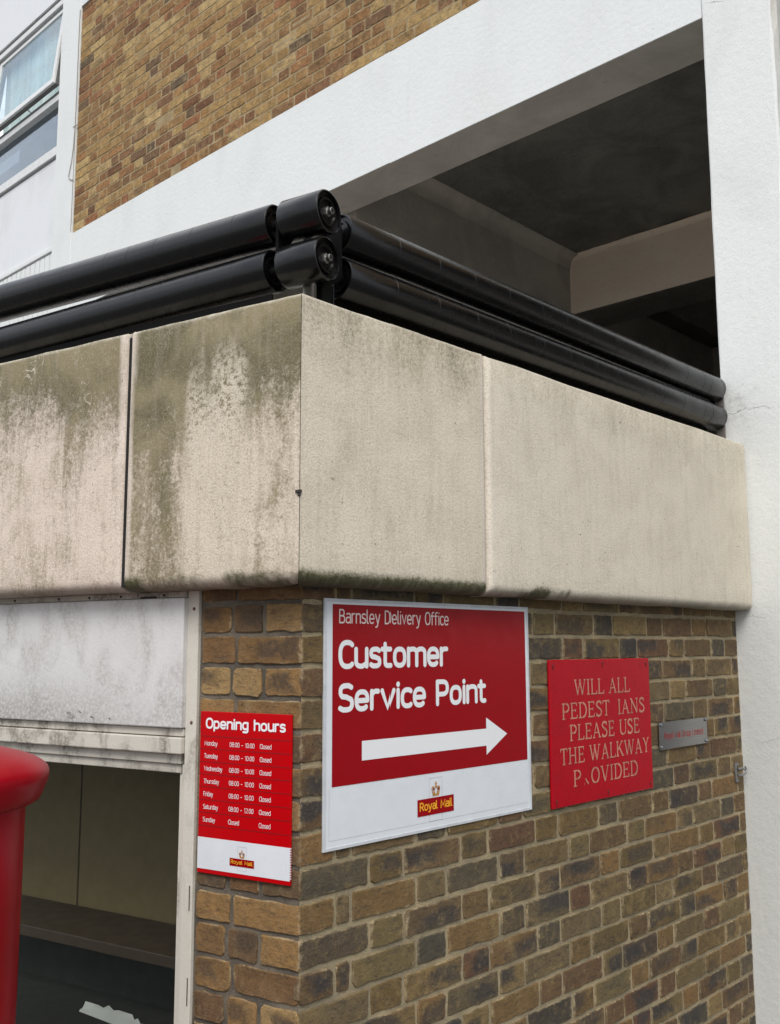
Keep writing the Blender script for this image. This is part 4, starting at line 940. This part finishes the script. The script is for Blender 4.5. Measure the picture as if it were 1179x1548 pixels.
# ------------------------------------------------------------------ metal latch bracket beside the column
# slim hook
lt = thing('latch_bracket', (2.17, 0, 1.20), 'small galvanised hook bracket on the brick at the column edge', 'bracket')
bm = bmesh.new(); box(bm, RIGHT, 2.137, 2.147, 1.198, 1.266, .001, .006, .001); box(bm, RIGHT, 2.1475, 2.166, 1.257, 1.266, .001, .005, .001); box(bm, RIGHT, 2.1475, 2.166, 1.198, 1.206, .001, .005, .001); link('plate', bm, GALV, lt)
bm = bmesh.new(); tube(bm, [RIGHT.p(2.15, 1.222, .008), RIGHT.p(2.165, 1.222, .016), RIGHT.p(2.185, 1.228, .022), RIGHT.p(2.195, 1.242, .022), RIGHT.p(2.19, 1.252, .018)], .0035)
tube(bm, [RIGHT.p(2.15, 1.245, .008), RIGHT.p(2.17, 1.248, .016), RIGHT.p(2.188, 1.24, .020)], .004); link('hook', bm, GALV, lt, smooth=60)

# ------------------------------------------------------------------ red pillar box
g = NG('pillar_box_paint'); P = g.pos(); n = g.noise(P, 6, 4, .6); f = g.noise(P, 160, 4, .6)
PBOX = g.done(g.mix(g.step(n, .35, .7), (.31, .0010, .009), (.25, .0008, .006)), g.math('MULTIPLY_ADD', n, .15, .30), g.bump(g.math('ADD', g.math('MULTIPLY', f, .2), g.math('MULTIPLY', n, 2.)), .04, .004), spec=.2)
BX = Vector((-.724, .311, 0))
pb = thing('pillar_box', (BX.x, BX.y, GZ), 'red cast iron pillar box with rounded overhanging cap at the left', 'post box')
bm = bmesh.new(); lathe(bm, BX, (0, 0, 1), ((.30, .236), (.32, .231), (.36, .2295), (1.36, .2295), (1.414, .2295)), 72); link('body', bm, PBOX, pb, smooth=40)
bm = bmesh.new(); lathe(bm, BX, (0, 0, 1), ((GZ, .26), (.25, .26), (.27, .255), (.285, .245), (.30, .243)), 72); link('base', bm, plain('black_base_paint', (.02, .02, .02), .45), pb, smooth=40)
bm = bmesh.new(); lathe(bm, BX, (0, 0, 1), ((1.412, .225), (1.411, .240), (1.412, .250), (1.416, .2555), (1.428, .2605), (1.440, .265), (1.450, .2685), (1.459, .270), (1.467, .2695), (1.474, .2665), (1.481, .259), (1.489, .246), (1.497, .225), (1.508, .185), (1.518, .13), (1.524, .06), (1.526, .01)), 96); link('cap', bm, PBOX, pb, smooth=60)
# door and posting slot face the road
PD = Frame(BX, (0.62, -0.785, 0), (-.785, -.62, 0))
bm = bmesh.new()
for k in range(14):
    a0, a1 = R(-38 + 76 * k / 14), R(-38 + 76 * (k + 1) / 14)
    q = [(PD.r * math.sin(a) + PD.n * math.cos(a)) * r for a in (a0, a1) for r in (.2285, .2335)]
    for z0, z1 in ((.42, 1.16),):
        v = [bm.verts.new(BX + q[i] + Vector((0, 0, z))) for z in (z0, z1) for i in (0, 1, 3, 2)]
        for f in ((4, 5, 6, 7), (3, 2, 1, 0), (1, 2, 6, 5), (0, 1, 5, 4), (2, 3, 7, 6)): bm.faces.new([v[i] for i in f])
link('door', bm, PBOX, pb)
bm = bmesh.new(); box(bm, PD, -.11, .11, 1.22, 1.30, .20, .245, .006); link('slot_hood', bm, PBOX, pb)
bm = bmesh.new(); box(bm, PD, -.095, .095, 1.245, 1.275, .21, .2462); link('slot', bm, DARKIN, pb)

for o in list(bpy.data.objects):
    if '_loc' in o: del o['_loc']
